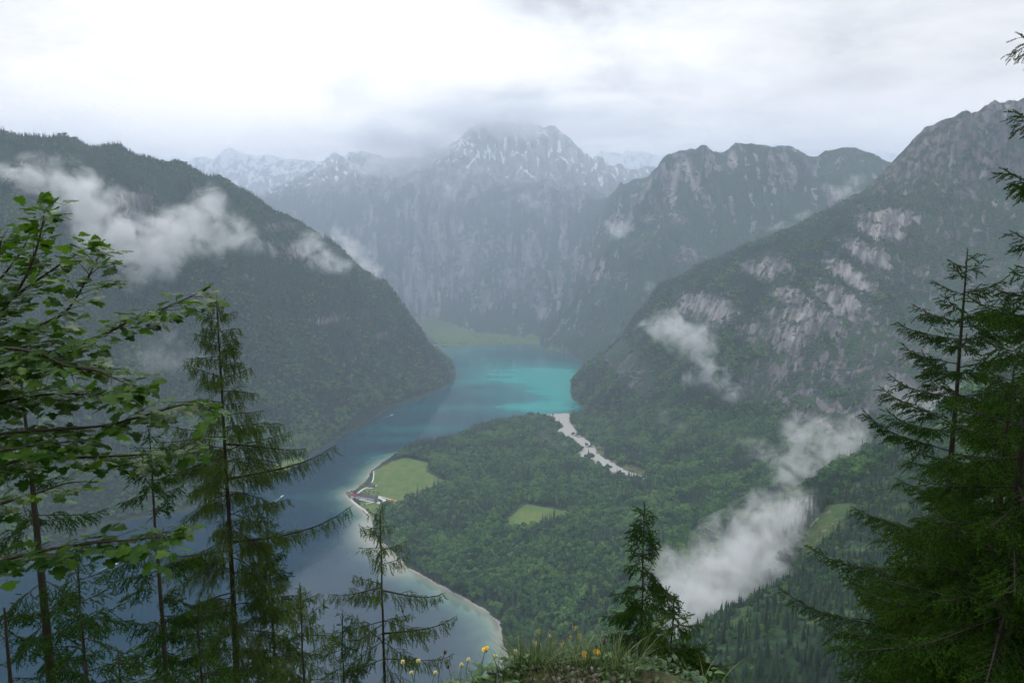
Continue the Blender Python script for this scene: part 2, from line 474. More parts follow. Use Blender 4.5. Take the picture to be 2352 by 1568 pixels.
def ground_hit(u, v, y0=420, y1=10500):
    d = ray(u, v); ys = np.geomspace(y0, y1, 1500)
    xx = d[0] / d[1] * ys; zz = EYE + d[2] / d[1] * ys
    hh = terrain_h(xx, ys)
    k = np.argmax(hh > zz)
    if not hh[k] > zz[k]: return None
    if k == 0: return (xx[0], ys[0], hh[0])
    t = (zz[k - 1] - hh[k - 1]) / ((zz[k - 1] - hh[k - 1]) - (zz[k] - hh[k]))
    y = ys[k - 1] + t * (ys[k] - ys[k - 1])
    return (d[0] / d[1] * y, y, h1(d[0] / d[1] * y, y))
def on_ground(u, v):
    p = ground_hit(u, v)
    return np.array(p if p is not None else at_z(u, v))
def ground_poly(pts): return np.array([on_ground(*p)[:2] for p in pts])

MEADOW_A = ground_poly([(858.5, 1080.2), (884, 1067), (900.7, 1058), (933.5, 1051), (982.7, 1062), (980, 1083), (996.8, 1092), (1031, 1109), (1006, 1124), (965, 1138), (947.6, 1149), (910, 1150), (865.6, 1137.6), (826, 1129.6), (839.7, 1119), (856, 1108)])
MEADOW_B = ground_poly([(841, 1153), (877, 1155), (872, 1172), (853, 1186), (843, 1172), (826, 1160), (828, 1152)])
MEADOW_C = ground_poly([(1208.7, 1157), (1306, 1173), (1290, 1186), (1262, 1199), (1240, 1206), (1221.6, 1219), (1155, 1202), (1176, 1182)])
MEADOW_D = ground_poly([(955, 735), (985, 728), (1012, 733), (1060, 753), (1100, 764), (1160, 768), (1222, 764), (1242, 776), (1238, 790), (1010, 794), (985, 770)])
MEADOW_E = ground_poly([(608, 1094), (632, 1066), (660, 1054), (690, 1047), (703, 1056), (660, 1081)])
MEADOW_F = ground_poly([(1252, 800), (1300, 800), (1308, 814), (1262, 805)])
GRAVEL = ground_poly([(1240, 953), (1288, 969), (1300, 978), (1277, 992), (1318, 1014), (1343, 1030), (1326, 1046), (1368, 1064), (1392, 1078), (1440, 1089), (1482, 1100), (1482, 1096), (1432, 1081), (1388, 1054), (1366, 1040), (1364, 1024), (1345, 1010), (1326, 998), (1308, 972), (1303, 949)])
MEADOWS = [MEADOW_A, MEADOW_B, MEADOW_C, MEADOW_D, MEADOW_E, MEADOW_F]

# rocky places: u, v, half width, half height on the photograph, strength; each turned into a patch of the mountainside
ROCKS = []
for u, v, w, hgt, s in [
        (2050, 500, 45, 22, 1), (2020, 530, 30, 30, 1), (1985, 580, 26, 40, 1), (1955, 630, 30, 45, 1), (1925, 690, 45, 45, 1), (1880, 730, 50, 40, .9), (1830, 740, 40, 30, .9), (1760, 770, 60, 35, .7), (1620, 700, 42, 26, 1),
        (1590, 715, 30, 22, .8), (1740, 620, 25, 25, .9), (1790, 610, 25, 25, .8), (1820, 675, 25, 18, 1), (1800, 690, 15, 15, .7), (1850, 830, 80, 45, .62), (1800, 880, 70, 40, .66), (1930, 850, 80, 40, .58), (2000, 750, 80, 80, .6), (1750, 900, 40, 25, .6), (1830, 770, 30, 20, .9), (1790, 850, 16, 30, .8), (1850, 900, 12, 40, .85), (1800, 920, 10, 30, .85), (1930, 800, 10, 50, .8),
        (2100, 650, 90, 90, .55), (2200, 550, 90, 110, .5), (2300, 700, 90, 130, .5), (2250, 400, 110, 110, .55), (2330, 400, 80, 160, .55), (2200, 300, 70, 30, .5), (2130, 800, 90, 90, .55), (2080, 880, 60, 40, .5), (2150, 480, 60, 60, .35),
        (1480, 800, 40, 40, .4), (1430, 830, 40, 40, .5), (1480, 870, 25, 25, .5), (1420, 760, 40, 30, .35),
        (300, 470, 26, 36, 1), (335, 520, 42, 24, 1), (270, 500, 28, 15, .9), (372, 560, 22, 22, .9), (692, 575, 30, 20, 1), (735, 612, 20, 15, .8), (640, 520, 22, 12, .8), (110, 440, 40, 14, .8), (880, 770, 16, 10, .9), (760, 735, 26, 10, .9), (560, 640, 18, 10, .7), (820, 820, 12, 8, .7),
        (310, 490, 30, 30, .9), (350, 540, 30, 18, .8), (250, 500, 30, 15, .6), (700, 580, 30, 18, .8), (640, 560, 18, 14, .6), (170, 420, 40, 18, .5), (80, 375, 30, 12, .5), (740, 730, 25, 10, .6), (830, 720, 18, 10, .5), (860, 640, 14, 8, .5),
        (880, 770, 12, 9, .5), (1040, 850, 6, 6, .6), (820, 750, 20, 8, .5), (210, 445, 25, 15, .5), (560, 570, 30, 20, .4),
        (1015, 455, 26, 14, .9), (1060, 462, 22, 12, .8), (940, 478, 30, 12, .7), (870, 505, 24, 14, .7), (905, 560, 26, 34, .8), (1205, 452, 30, 14, .9), (1250, 470, 24, 14, .8), (1150, 470, 26, 10, .6), (1310, 470, 30, 12, .6),
        (1080, 590, 40, 60, .85), (1045, 650, 30, 40, .8), (1180, 640, 55, 26, .9), (1235, 660, 28, 24, .8), (1120, 680, 40, 26, .8), (1000, 600, 20, 60, .7), (960, 640, 18, 40, .7), (1140, 560, 26, 50, .6), (900, 650, 16, 40, .6), (1100, 520, 30, 30, .6), (1290, 580, 26, 26, .5), (1350, 620, 20, 20, .5),
        (1585, 585, 25, 22, .9), (1580, 600, 40, 18, .6), (1560, 500, 18, 20, .8), (1560, 360, 12, 10, .9), (1500, 500, 20, 15, .5), (1770, 430, 12, 14, .7), (1700, 380, 25, 10, .5), (1830, 385, 30, 10, .5), (1930, 390, 30, 10, .5), (1590, 460, 12, 8, .5), (1440, 640, 20, 25, .5)]:
    p = ground_hit(u, v)
    if p is not None:
        k = p[1] / FPX
        ROCKS.append((p[0], p[1], p[2], w * k, hgt * k * 1.1, s))

# ---- the terrain mesh: rings round the lookout, closest where the slopes are seen
rr = [0.4]
while rr[-1] < 12900:
    r_ = rr[-1]
    rr.append(r_ * (1.03 if r_ < 30 else 1.009 if r_ < 480 else 1.0032 if r_ < 8600 else 1.006))
rr = np.array(rr)
az = np.concatenate([np.arange(-180, -50, 1.5), np.arange(-50, -40, 0.25), np.arange(-40, 40, 0.08), np.arange(40, 50, 0.25), np.arange(50, 180, 1.5)])
az = np.radians(az)
NA, NR = len(az), len(rr)
TX = np.outer(rr, np.sin(az)); TY = np.outer(rr, np.cos(az))
TZ = np.empty_like(TX)
for a in range(0, NR, 100): TZ[a:a + 100] = terrain_h(TX[a:a + 100], TY[a:a + 100])
vx, vy, vz = TX.ravel(), TY.ravel(), TZ.ravel()
# slope
dzr = np.gradient(TZ, axis=0) / np.gradient(rr)[:, None]
dza = np.gradient(TZ, axis=1) / (np.gradient(az)[None] * rr[:, None])
slope = np.sqrt(dzr ** 2 + dza ** 2).ravel()
rad = np.hypot(vx, vy)
bign = fbm(vx / 260, vy / 260, 4, 61)
smal = fbm(vx / 34, vy / 34 + vz / 90, 4, 66)
rock = 0.6 * sstep(slope + 0.6 * smal + 0.3 * bign, 1.9, 2.6) * (rad > 1200) * (rad < 5000) * (vx > 0)
along = np.zeros_like(vx); down = np.zeros_like(vx)
ax_ = slope_axes(vx, vy); pick = np.argmax(np.stack([a[0] for a in ax_]), axis=0)
for k_, (w_, c_, s_, _) in enumerate(ax_):
    sc_ = (1.0, 1.0, 0.42)[k_]
    m = pick == k_; along[m] = c_[m] * sc_; down[m] = s_[m] * (1.0, 1.0, 0.95)[k_] + 5000 * k_
patch = fbm(vx / 75, vy / 230, 4, 68) + 0.5 * fbm(vx / 320, vy / 600, 3, 69)
rock = np.maximum(rock, sstep(slope * 0.35 + 1.5 * patch + 0.4 * smal, 0.50, 0.9) * sstep(rad, 4600, 5600) * 0.95)
rock = np.maximum(rock, sstep(vz + 260 * bign + 150 * smal, 1150, 1500) * sstep(rad, 5600, 6600))
rock = np.maximum(rock, 0.76 * sstep(vz + 260 * smal + 120 * bign, 850, 1150) * (vx > 1500) * (vy < 4300) * (rad > 2000))
for X, Y, Z, w, hh, s in ROCKS:
    q = ((vx - X) / (w * 1.1)) ** 2 + ((vz - Z) / hh) ** 2
    m = (q < 3) & (np.abs(vy - Y) < 500)
    rock[m] = np.maximum(rock[m], s * sstep(1.35 - np.sqrt(q[m]) + 0.9 * smal[m], 0.1, 0.75))
grass = np.zeros_like(vx); gravel = np.zeros_like(vx)
ex = vx + 5 * perlin(vx / 18, vy / 18, 71); ey = vy + 5 * perlin(vx / 18, vy / 18, 72)
mm = (rad > 900) & (rad < 7500) & (vz < 400) & (vy > 0)
for P_ in MEADOWS: grass[mm] = np.maximum(grass[mm], in_poly(ex[mm], ey[mm], P_))
gravel[mm] = in_poly(ex[mm] + 6 * perlin(vx[mm] / 8, vy[mm] / 8, 73), ey[mm], GRAVEL) & ~((perlin(vx[mm] / 55, vy[mm] / 55, 74) > 0.42) & (vy[mm] > 2300))
gravel[mm] = np.maximum(gravel[mm], (poly_dist(vx[mm], vy[mm], GRAVEL) < 7 + 6 * perlin(vx[mm] / 25, vy[mm] / 25, 79)) & (vz[mm] > 1.0))
ingr = gravel > 0.5
# dry grass beside the gravel, grassy crown of the near ridge, thin shore strip
ddg = np.full(vx.shape, 999.0); ddg[mm] = poly_dist(vx[mm], vy[mm], GRAVEL)
dry = (ddg < 45) * (vx > 100) * (perlin(vx / 60, vy / 60, 75) > 0.0) * (~ingr)
dsh = np.full(vx.shape, 999.0); dsh[mm] = poly_dist(vx[mm], vy[mm], LAKE)
dnr = np.full(vx.shape, 999.0); dnr[mm] = poly_dist(vx[mm], vy[mm], np.array([p[:2] for p in near_w]), closed=False)
gravel = np.maximum(gravel, ((dsh < 3 + 4 * perlin(vx / 40, vy / 40, 76)) & (dnr < 14) & (vz < 3.5) & mm).astype(float))
dry = np.maximum(dry, 0.2 * ((dsh < 5) & (vz < 3.5) & (dnr > 14)))
p0 = at_y(1905, 1190, 935); q0 = at_y(1850, 1268, 870)
crown_m = (np.hypot(vx - p0[0], vy - p0[1]) < 34) | (np.hypot(vx - (p0[0] + q0[0]) / 2, vy - (p0[1] + q0[1]) / 2) < 26)
glade = (rad > 350) & (rad < 1200) & (vx > 120) & (fbm(vx / 45, vy / 70, 3, 78) > 0.30)
cn_ = fbm(vx / 16, vy / 16, 3, 79)
grass = np.maximum(grass, np.maximum(0.5 * crown_m * (cn_ > -.25), 0.3 * glade)); dry = np.maximum(dry, crown_m * sstep(cn_, .1, .5) * .3); rock = np.maximum(rock, crown_m * sstep(-cn_, 0.05, .3))
grass = np.maximum(grass, (rad < 60) * 1.0)
snow = sstep(vz + 260 * fbm(vx / 160, vy / 260, 4, 81) + 120 * bign, 1330, 1420) * sstep(rad, 7000, 7600) * (sstep(fbm(vx / 60, vy / 110, 4, 83), 0.05, 0.3))
snow = np.maximum(snow, sstep(rad, 8800, 9200) * sstep(fbm(vx / 90, vy / 150, 5, 84) + (vz - 1500) / 1600, 0.05, 0.35))
sp = [at_y(1195, 372, 7430), at_y(1215, 384, 7380), at_y(1232, 392, 7330), at_y(1248, 402, 7280), at_y(1270, 416, 7200)]
ds = poly_dist(vx, vy, [p[:2] for p in sp], closed=False)
snow = np.maximum(snow, ((ds < 22 + 14 * smal) & (rad > 6500)).astype(float))
for ln in ([(1050, 345), (1062, 328), (1078, 316), (1092, 322)], [(1056, 362), (1070, 352), (1088, 344)], [(1072, 384), (1082, 374), (1092, 362)], [(1149, 348), (1152, 358), (1155, 368)], [(1176, 346), (1188, 350), (1200, 356)], [(1236, 302), (1248, 306), (1260, 314)], [(1040, 372), (1048, 366)], [(1108, 352), (1114, 362)]):
    hp = [ground_hit(*q, 5500, 9000) for q in ln]; hp = np.array([q for q in hp if q is not None])
    if len(hp) > 1:
        m = rad > 6500
        dd = np.full(vx.shape, 999.0); dd[m] = poly_dist(vx[m], vz[m], [(q[0], q[2]) for q in hp], closed=False)
        snow = np.maximum(snow, ((dd < 11 + 9 * smal) & (np.abs(vy - hp[:, 1].mean()) < 500)).astype(float))
earth = np.exp(-((vx - 0.36) / 0.42) ** 2 - ((vy - 2.32) / 0.28) ** 2) * (rad < 5)

i0 = np.arange(NR - 1)[:, None] * NA + np.arange(NA)[None, :]
i1 = np.arange(NR - 1)[:, None] * NA + (np.arange(NA)[None, :] + 1) % NA
quads = np.stack([i0, i1, i1 + NA, i0 + NA], axis=-1).reshape(-1, 4)[:, ::-1]
# leave out rings deep under the lake bed
verts = np.stack([vx, vy, vz], axis=1)
cen = len(verts)
verts = np.vstack([verts, [[0, 0, float(TZ[0].mean())]]])
fan = np.stack([np.full(NA, cen), np.arange(NA), (np.arange(NA) + 1) % NA], axis=1)[:, ::-1]
ap = lambda a: np.append(a, a[0])
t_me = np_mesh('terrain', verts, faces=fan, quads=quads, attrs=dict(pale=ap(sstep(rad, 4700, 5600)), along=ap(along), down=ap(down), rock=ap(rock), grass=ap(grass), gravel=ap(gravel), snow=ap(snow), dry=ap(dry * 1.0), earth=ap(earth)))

def mat_terrain():
    b = NT('mountain ground')
    P = b.coord('Object')
    # woods seen from far: crowns as clumps of many greens
    c1 = b.voronoi(P, 1 / 11.0)
    n_big = b.noise(P, 1 / 190.0, 5, 0.6)
    n_mid = b.noise(P, 1 / 26.0, 4, 0.6)
    wood = b.mix(b.smooth(n_big, 0.35, 0.65), (0.012, 0.034, 0.018), (0.028, 0.066, 0.024))
    wood = b.mix(b.math('MULTIPLY', b.smooth(n_mid, 0.45, 0.7), 0.6), wood, (0.050, 0.092, 0.034))
    wood = b.mix(b.math('MULTIPLY', b.smooth(c1, 0.25, 0.7), 0.5), wood, (0.012, 0.024, 0.014))
    # limestone with streaks running down the face
    cb = b.n('ShaderNodeCombineXYZ'); b.put(cb.inputs[0], b.attr('along')); b.put(cb.inputs[1], b.attr('down'))
    sz = b.n('ShaderNodeSeparateXYZ'); b.put(sz.inputs[0], P); b.put(cb.inputs[2], sz.outputs[2])
    S = cb.outputs[0]
    st = b.noise(b.mapping(S, (1 / 30, 1 / 210, 1 / 260)), 1.0, 8, 0.62, 0.5)
    st2 = b.noise(b.mapping(S, (1 / 9, 1 / 60, 1 / 45)), 1.0, 5, 0.62, 0.6)
    hue = b.noise(P, 1 / 90.0, 3, 0.5)
    rockc = b.ramp(st, [(0.30, (0.050, 0.050, 0.054)), (0.46, (0.088, 0.087, 0.090)), (0.60, (0.15, 0.147, 0.145)), (0.72, (0.33, 0.32, 0.31))])
    st3 = b.noise(b.mapping(S, (1 / 4.5, 1 / 30, 1 / 14)), 1.0, 5, 0.7, 0.8)
    rockc = b.mix(b.math('MULTIPLY', b.smooth(st3, 0.56, 0.62), 0.55), rockc, (0.03, 0.032, 0.033))
    rockc = b.mix(b.math('MULTIPLY', b.smooth(hue, 0.52, 0.72), 0.45), rockc, (0.23, 0.17, 0.125))
    rockc = b.mix(b.math('MULTIPLY', b.smooth(st2, 0.52, 0.64), 0.6), rockc, (0.035, 0.045, 0.038))
    mow = b.noise(b.mapping(P, (1 / 9, 1 / 160, 1), rot=(0, 0, 0.9)), 1.0, 4, 0.6)
    green = b.mix(b.smooth(b.noise(P, 1 / 40.0, 5, 0.6), 0.3, 0.7), (0.060, 0.125, 0.022), (0.125, 0.165, 0.042))
    green = b.mix(b.math('MULTIPLY', b.smooth(mow, 0.42, 0.62), 0.45), green, (0.045, 0.105, 0.018))
    green = b.mix(b.math('MULTIPLY', b.smooth(b.noise(P, 1 / 70.0, 3, 0.5), 0.45, 0.65), 0.35), green, (0.150, 0.165, 0.045))
    fine = b.noise(P, 9.0, 6, 0.7)
    grav = b.mix(b.noise(b.mapping(P, (1 / 5, 1 / 18, 1 / 5)), 1.0, 6, 0.7), (0.22, 0.215, 0.20), (0.50, 0.485, 0.46))
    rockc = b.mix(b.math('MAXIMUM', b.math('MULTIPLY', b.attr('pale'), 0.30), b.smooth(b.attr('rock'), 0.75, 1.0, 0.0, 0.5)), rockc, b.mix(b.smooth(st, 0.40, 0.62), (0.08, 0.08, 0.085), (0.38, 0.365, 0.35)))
    fac_r = b.math('MULTIPLY', b.smooth(b.attr('rock'), 0.0, 0.25), b.smooth(b.math('MULTIPLY_ADD', b.attr('rock'), 0.27, b.noise(b.mapping(S, (1 / 26, 1 / 80, 1 / 50)), 1.0, 8, 0.70, 0.5)), 0.64, 0.73), clamp=True)
    col = b.mix(fac_r, wood, rockc)
    col = b.mix(b.attr('grass'), col, green)
    col = b.mix(b.math('MULTIPLY', b.attr('dry'), 0.85), col, (0.115, 0.125, 0.045))
    col = b.mix(b.attr('gravel'), col, grav)
    sn = b.smooth(b.math('MULTIPLY_ADD', b.noise(b.mapping(P, (1 / 34, 1 / 34, 1 / 16)), 1.0, 6, 0.7), 2.2, b.attr('snow')), 1.72, 1.88)
    col = b.mix(sn, col, (0.72, 0.74, 0.77))
    col = b.mix(b.attr('earth'), col, b.mix(fine, (0.025, 0.016, 0.010), (0.09, 0.065, 0.045)))
    hgt = b.math('ADD', b.math('MULTIPLY', c1, b.math('MULTIPLY_ADD', fac_r, -5.0, 5.0)), b.math('MULTIPLY', st, b.math('MULTIPLY', fac_r, 14.0)))
    flat = b.math('SUBTRACT', 1.0, b.math('MAXIMUM', b.attr('grass'), b.attr('gravel')), clamp=True)
    nrm = b.bump(b.math('MULTIPLY', hgt, flat), 0.9, 1.0)
    return b.done(b.principled(col, 0.9, 0.15, nrm))
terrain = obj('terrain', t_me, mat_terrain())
tag(terrain, 'steep wooded limestone mountains round the lake, with meadows and a gravel stream bed', kind='structure')

# ------------------------------------------------------------------ the lake
lr = [620.0]
while lr[-1] < 6900: lr.append(lr[-1] * 1.004)
lr = np.array(lr); la = np.radians(np.arange(-75, 24, 0.12))
LX = np.outer(lr, np.sin(la)); LY = np.outer(lr, np.cos(la))
lx, ly = LX.ravel(), LY.ravel()
linside = in_poly(lx, ly, LAKE)
ld = poly_dist(lx, ly, LAKE)
ldn = poly_dist(lx, ly, np.array([p[:2] for p in near_w]), closed=False)
ldm = poly_dist(lx, ly, np.array([p[:2] for p in near_w[8:27]]), closed=False)
lfar = poly_dist(lx, ly, np.array([at_z(u, v)[:2] for u, v in SHORE_FAR[15:22]]), closed=False)
wob = fbm(lx / 60, ly / 60, 3, 91)
wid = 26 + 22 * perlin(lx / 240, ly / 240, 92)
# how much pale bed shows through, and how milky the water is
q1 = np.array([at_z(u, v)[:2] for u, v in [(855, 1200), (855, 1228), (880, 1250), (907, 1270), (932, 1302)]])
q2 = np.array([at_z(u, v)[:2] for u, v in [(840, 1185), (890, 1265), (960, 1320), (1060, 1375), (1140, 1430)]])
q3 = np.array([at_z(u, v)[:2] for u, v in [(835, 1100), (862, 1072), (900, 1048)]])
wd = poly_dist(lx, ly, q1, False); wd2 = poly_dist(lx, ly, q2, False); wd3 = poly_dist(lx, ly, q3, False)
shal = np.exp(-ld / 9) * np.where(ldn < 30, 0.7, 0.15)
shal = np.maximum(shal, np.exp(-(ldm / (16 + 7 * wob)) ** 1.2))
shal = np.maximum(shal, 1.0 * np.exp(-(wd / 48) ** 2))
turq = np.exp(-(ldm / (50 + 26 * wob)) ** 1.6) * 0.95
turq = np.maximum(turq, 0.75 * np.exp(-(wd2 / 50) ** 2)); turq = np.maximum(turq, np.exp(-(wd3 / 45) ** 2))
turq = np.maximum(turq, 0.55 * np.exp(-(lfar / 230) ** 2))
def wpatch(u, v, ru, rv, s):
    """a drift of milky water: centre and size measured on the lake"""
    c = at_z(u, v); a = at_z(u + ru, v); b_ = at_z(u, v - rv)
    q = ((lx - c[0] - 120 * wob * 0.6) / (a[0] - c[0])) ** 2 + ((ly - c[1]) / (b_[1] - c[1])) ** 2
    return s * np.exp(-q)
milky = np.zeros_like(lx)
for a in [(1290, 880, 85, 26, 1.1), (1240, 856, 110, 13, .9), (1180, 870, 90, 8, .5), (1060, 880, 50, 8, .35), (1290, 905, 60, 22, .9), (1210, 935, 70, 14, .7), (1270, 938, 50, 14, .65), (1150, 905, 70, 8, .35), (1050, 935, 120, 7, .3), (950, 985, 120, 8, .25), (900, 1010, 80, 6, .25), (1230, 860, 120, 12, .3), (1060, 806, 45, 8, .55), (1130, 800, 50, 5, .4), (880, 1050, 60, 9, .3), (700, 1140, 60, 6, .15)]:
    milky = milky + wpatch(*a)
milky = milky + wpatch(1210, 855, 170, 40, .45) + wpatch(1020, 955, 230, 30, .10) + wpatch(1100, 830, 90, 25, .2)
milky = np.clip(milky * (0.85 + 0.7 * fbm(lx / 420, ly / 140, 4, 95)), 0, 1)
keep = (ld < 60) | linside
NLR, NLA = len(lr), len(la)
j0 = np.arange(NLR - 1)[:, None] * NLA + np.arange(NLA - 1)[None, :]
lq = np.stack([j0, j0 + NLA, j0 + NLA + 1, j0 + 1], axis=-1).reshape(-1, 4)
lq = lq[keep[lq].all(axis=1)]
used = np.zeros(len(lx), bool); used[lq.ravel()] = True
remap = np.cumsum(used) - 1
l_me = np_mesh('lake', np.stack([lx, ly, np.zeros_like(lx)], axis=1)[used], quads=remap[lq], attrs=dict(shallow=shal[used], turquoise=turq[used], milky=milky[used]))
def mat_lake():
    b = NT('lake water')
    P = b.coord('Object')
    deep = (0.0, 0.026, 0.050)
    col = b.mix(b.attr('milky'), deep, (0.004, 0.300, 0.270))
    col = b.mix(b.attr('turquoise'), col, (0.075, 0.185, 0.150))
    col = b.mix(b.attr('shallow'), col, (0.27, 0.27, 0.21))
    rip = b.noise(b.mapping(P, (1 / 3.0, 1 / 7.0, 1), rot=(0, 0, 0.5)), 1.0, 3, 0.6)
    sw = b.noise(b.mapping(P, (1 / 30.0, 1 / 90.0, 1), rot=(0, 0, 0.6)), 1.0, 3, 0.5)
    nrm = b.bump(b.math('ADD', b.math('MULTIPLY', rip, 0.06), b.math('MULTIPLY', sw, 0.5)), 0.35, 1.0)
    calm = b.noise(b.mapping(P, (1 / 500.0, 1 / 160.0, 1), rot=(0, 0, 0.3)), 1.0, 4, 0.6)
    rough = b.smooth(calm, 0.35, 0.65, 0.06, 0.16)
    return b.done(b.principled(col, rough, 0.55, nrm, IOR=1.33))
lake = obj('lake', l_me, mat_lake())
tag(lake, 'long turquoise and dark blue mountain lake in the valley', kind='structure')
# ------------------------------------------------------------------ the woods
def mat_leaves(name, c_dark, c_mid, c_light, rough=0.75, trans=0.25):
    b = NT(name)
    rnd = b.n('ShaderNodeObjectInfo').outputs['Random']
    P = b.coord('Object')
    n = b.noise(P, 0.9, 3, 0.6)
    W_ = b.n('ShaderNodeNewGeometry').outputs['Position']
    stand = b.noise(W_, 1 / 85.0, 4, 0.6)
    f = b.math('ADD', b.math('MULTIPLY', rnd, 0.75), b.math('MULTIPLY', n, 0.2))
    f = b.math('ADD', f, b.math('MULTIPLY_ADD', stand, 2.1, -1.05), clamp=True)
    col = b.ramp(f, [(0.12, c_dark), (0.5, c_mid), (0.95, c_light)])
    return b.done(b.principled(col, rough, 0.2))
M_BROAD = mat_leaves('beech and maple foliage', (0.012, 0.052, 0.015), (0.036, 0.116, 0.024), (0.100, 0.195, 0.036))
M_CONIF = mat_leaves('spruce foliage', (0.007, 0.025, 0.013), (0.015, 0.047, 0.021), (0.034, 0.078, 0.030))
M_BARK = NT('grey brown bark')
_bp = M_BARK.coord('Object')
_bn = M_BARK.noise(M_BARK.mapping(_bp, (9, 9, 2.2)), 2.0, 5, 0.65)
M_BARK = M_BARK.done(M_BARK.principled(M_BARK.mix(_bn, (0.018, 0.014, 0.011), (0.085, 0.068, 0.055)), 0.9, 0.2, M_BARK.bump(_bn, 0.8, 0.03)))

def leafy_crown(rng, nq=150, h=9.0, w=4.2, leaf=1.5):
    """a broad crown from a few hundred leaf clumps spread through its volume"""
    lobes = [(np.array([0, 0, h * 0.55]), w)] + [(np.array([rng.normal(0, w * .42), rng.normal(0, w * .42), h * rng.uniform(.3, .85)]), w * rng.uniform(.4, .65)) for _ in range(7)]
    V, F = [], []
    for i in range(nq):
        c, r = lobes[rng.integers(len(lobes))]
        d = rng.normal(size=3); d /= np.linalg.norm(d)
        if d[2] < -0.3: d[2] *= -0.5
        p = c + d * r * rng.uniform(0.72, 1.05) * np.array([1, 1, 1.05])
        n = d + rng.normal(0, 0.45, 3); n /= np.linalg.norm(n)
        a = np.cross(n, rng.normal(size=3)); a /= np.linalg.norm(a); b_ = np.cross(n, a)
        s = leaf * rng.uniform(0.55, 1.15)
        k = len(V)
        V += [p + a * s, p + b_ * s * .8 - n * s * .25, p - a * s * .9, p - b_ * s * .8 - n * s * .2, p + n * s * .3]
        F += [(k, k + 1, k + 4), (k + 1, k + 2, k + 4), (k + 2, k + 3, k + 4), (k + 3, k, k + 4)]
    return np.array(V), np.array(F)
def conifer_crown(rng, h=20.0, w=3.4, tiers=13, arms=9, z0=1.5):
    """tiers of drooping boughs, each bough a ragged blade"""
    V, F = [], []
    for t in range(tiers):
        f = t / (tiers - 1)
        z = z0 + (h - z0) * f ** 0.92
        r = w * (1 - f) ** 0.85 * rng.uniform(0.8, 1.12) + 0.25
        off = rng.uniform(0, 6.28)
        m = max(5, int(arms * (1 - 0.45 * f)))
        for a in range(m):
            th = off + 6.283 * a / m + rng.normal(0, 0.16)
            rr_ = r * rng.uniform(0.7, 1.15)
            c, s = math.cos(th), math.sin(th)
            dz = -rr_ * rng.uniform(0.25, 0.6); wd = rr_ * rng.uniform(0.30, 0.46) + 0.12
            k = len(V)
            V += [(0, 0, z + 0.7 + 0.12 * rr_), (c * rr_ * .55 - s * wd, s * rr_ * .55 + c * wd, z + dz * .6), (c * rr_, s * rr_, z + dz), (c * rr_ * .55 + s * wd, s * rr_ * .55 - c * wd, z + dz * .6), (c * rr_ * .6, s * rr_ * .6, z + dz * .28)]
            F += [(k, k + 1, k + 4), (k + 1, k + 2, k + 4), (k + 2, k + 3, k + 4), (k + 3, k, k + 4)]
    k = len(V)
    V += [(0.12, 0, h - 1.2), (-0.1, 0.1, h - 1.2), (-0.1, -0.1, h - 1.2), (0, 0, h + 0.9)]
    F += [(k, k + 1, k + 3), (k + 1, k + 2, k + 3), (k + 2, k, k + 3)]
    return np.array(V, float), np.array(F)
rngp = np.random.default_rng(11)
KINDS = bpy.data.collections.new('woodland trees')        # not linked: only the sources of the woods
proto = []
for k in range(4):
    V, F = leafy_crown(rngp, 170, 9.5 + k, 3.9 + .3 * k)
    V[:, 2] += 2.0
    o = bpy.data.objects.new('broadleaf_%d' % k, np_mesh('broadleaf', V, F, smooth=False)); o.data.materials.append(M_BROAD); KINDS.objects.link(o); proto.append(o)
for k in range(4):
    V, F = conifer_crown(rngp, 19 + 2 * k, 3.0 + .25 * k)
    o = bpy.data.objects.new('conifer_%d' % k, np_mesh('conifer', V, F, smooth=False)); o.data.materials.append(M_CONIF); KINDS.objects.link(o); proto.append(o)

def scatter_group(name, pts, kinds, scl, rot, label):
    me = bpy.data.meshes.new(name)
    me.vertices.add(len(pts)); me.vertices.foreach_set('co', np.asarray(pts, dtype=np.float32).ravel())
    a = me.attributes.new('kind', 'INT', 'POINT'); a.data.foreach_set('value', np.asarray(kinds, dtype=np.int32))
    a = me.attributes.new('size', 'FLOAT', 'POINT'); a.data.foreach_set('value', np.asarray(scl, dtype=np.float32))
    a = me.attributes.new('turn', 'FLOAT', 'POINT'); a.data.foreach_set('value', np.asarray(rot, dtype=np.float32))
    me.update()
    o = obj(name, me)
    g = bpy.data.node_groups.new(name, 'GeometryNodeTree')
    g.interface.new_socket('Geometry', in_out='INPUT', socket_type='NodeSocketGeometry')
    g.interface.new_socket('Geometry', in_out='OUTPUT', socket_type='NodeSocketGeometry')
    N = g.nodes.new; L = g.links.new
    gi, go = N('NodeGroupInput'), N('NodeGroupOutput')
    ci = N('GeometryNodeCollectionInfo'); ci.inputs['Collection'].default_value = KINDS
    ci.inputs['Separate Children'].default_value = True; ci.inputs['Reset Children'].default_value = True
    iop = N('GeometryNodeInstanceOnPoints'); iop.inputs['Pick Instance'].default_value = True
    def named(nm, ty):
        n = N('GeometryNodeInputNamedAttribute'); n.data_type = ty; n.inputs['Name'].default_value = nm
        return n.outputs['Attribute']
    cx = N('ShaderNodeCombineXYZ'); L(named('turn', 'FLOAT'), cx.inputs[2])
    L(gi.outputs[0], iop.inputs['Points']); L(ci.outputs[0], iop.inputs['Instance'])
    L(named('kind', 'INT'), iop.inputs['Instance Index']); L(named('size', 'FLOAT'), iop.inputs['Scale']); L(cx.outputs[0], iop.inputs['Rotation'])
    L(iop.outputs[0], go.inputs[0])
    md = o.modifiers.new('woods', 'NODES'); md.node_group = g
    tag(o, label, kind='stuff')
    return o

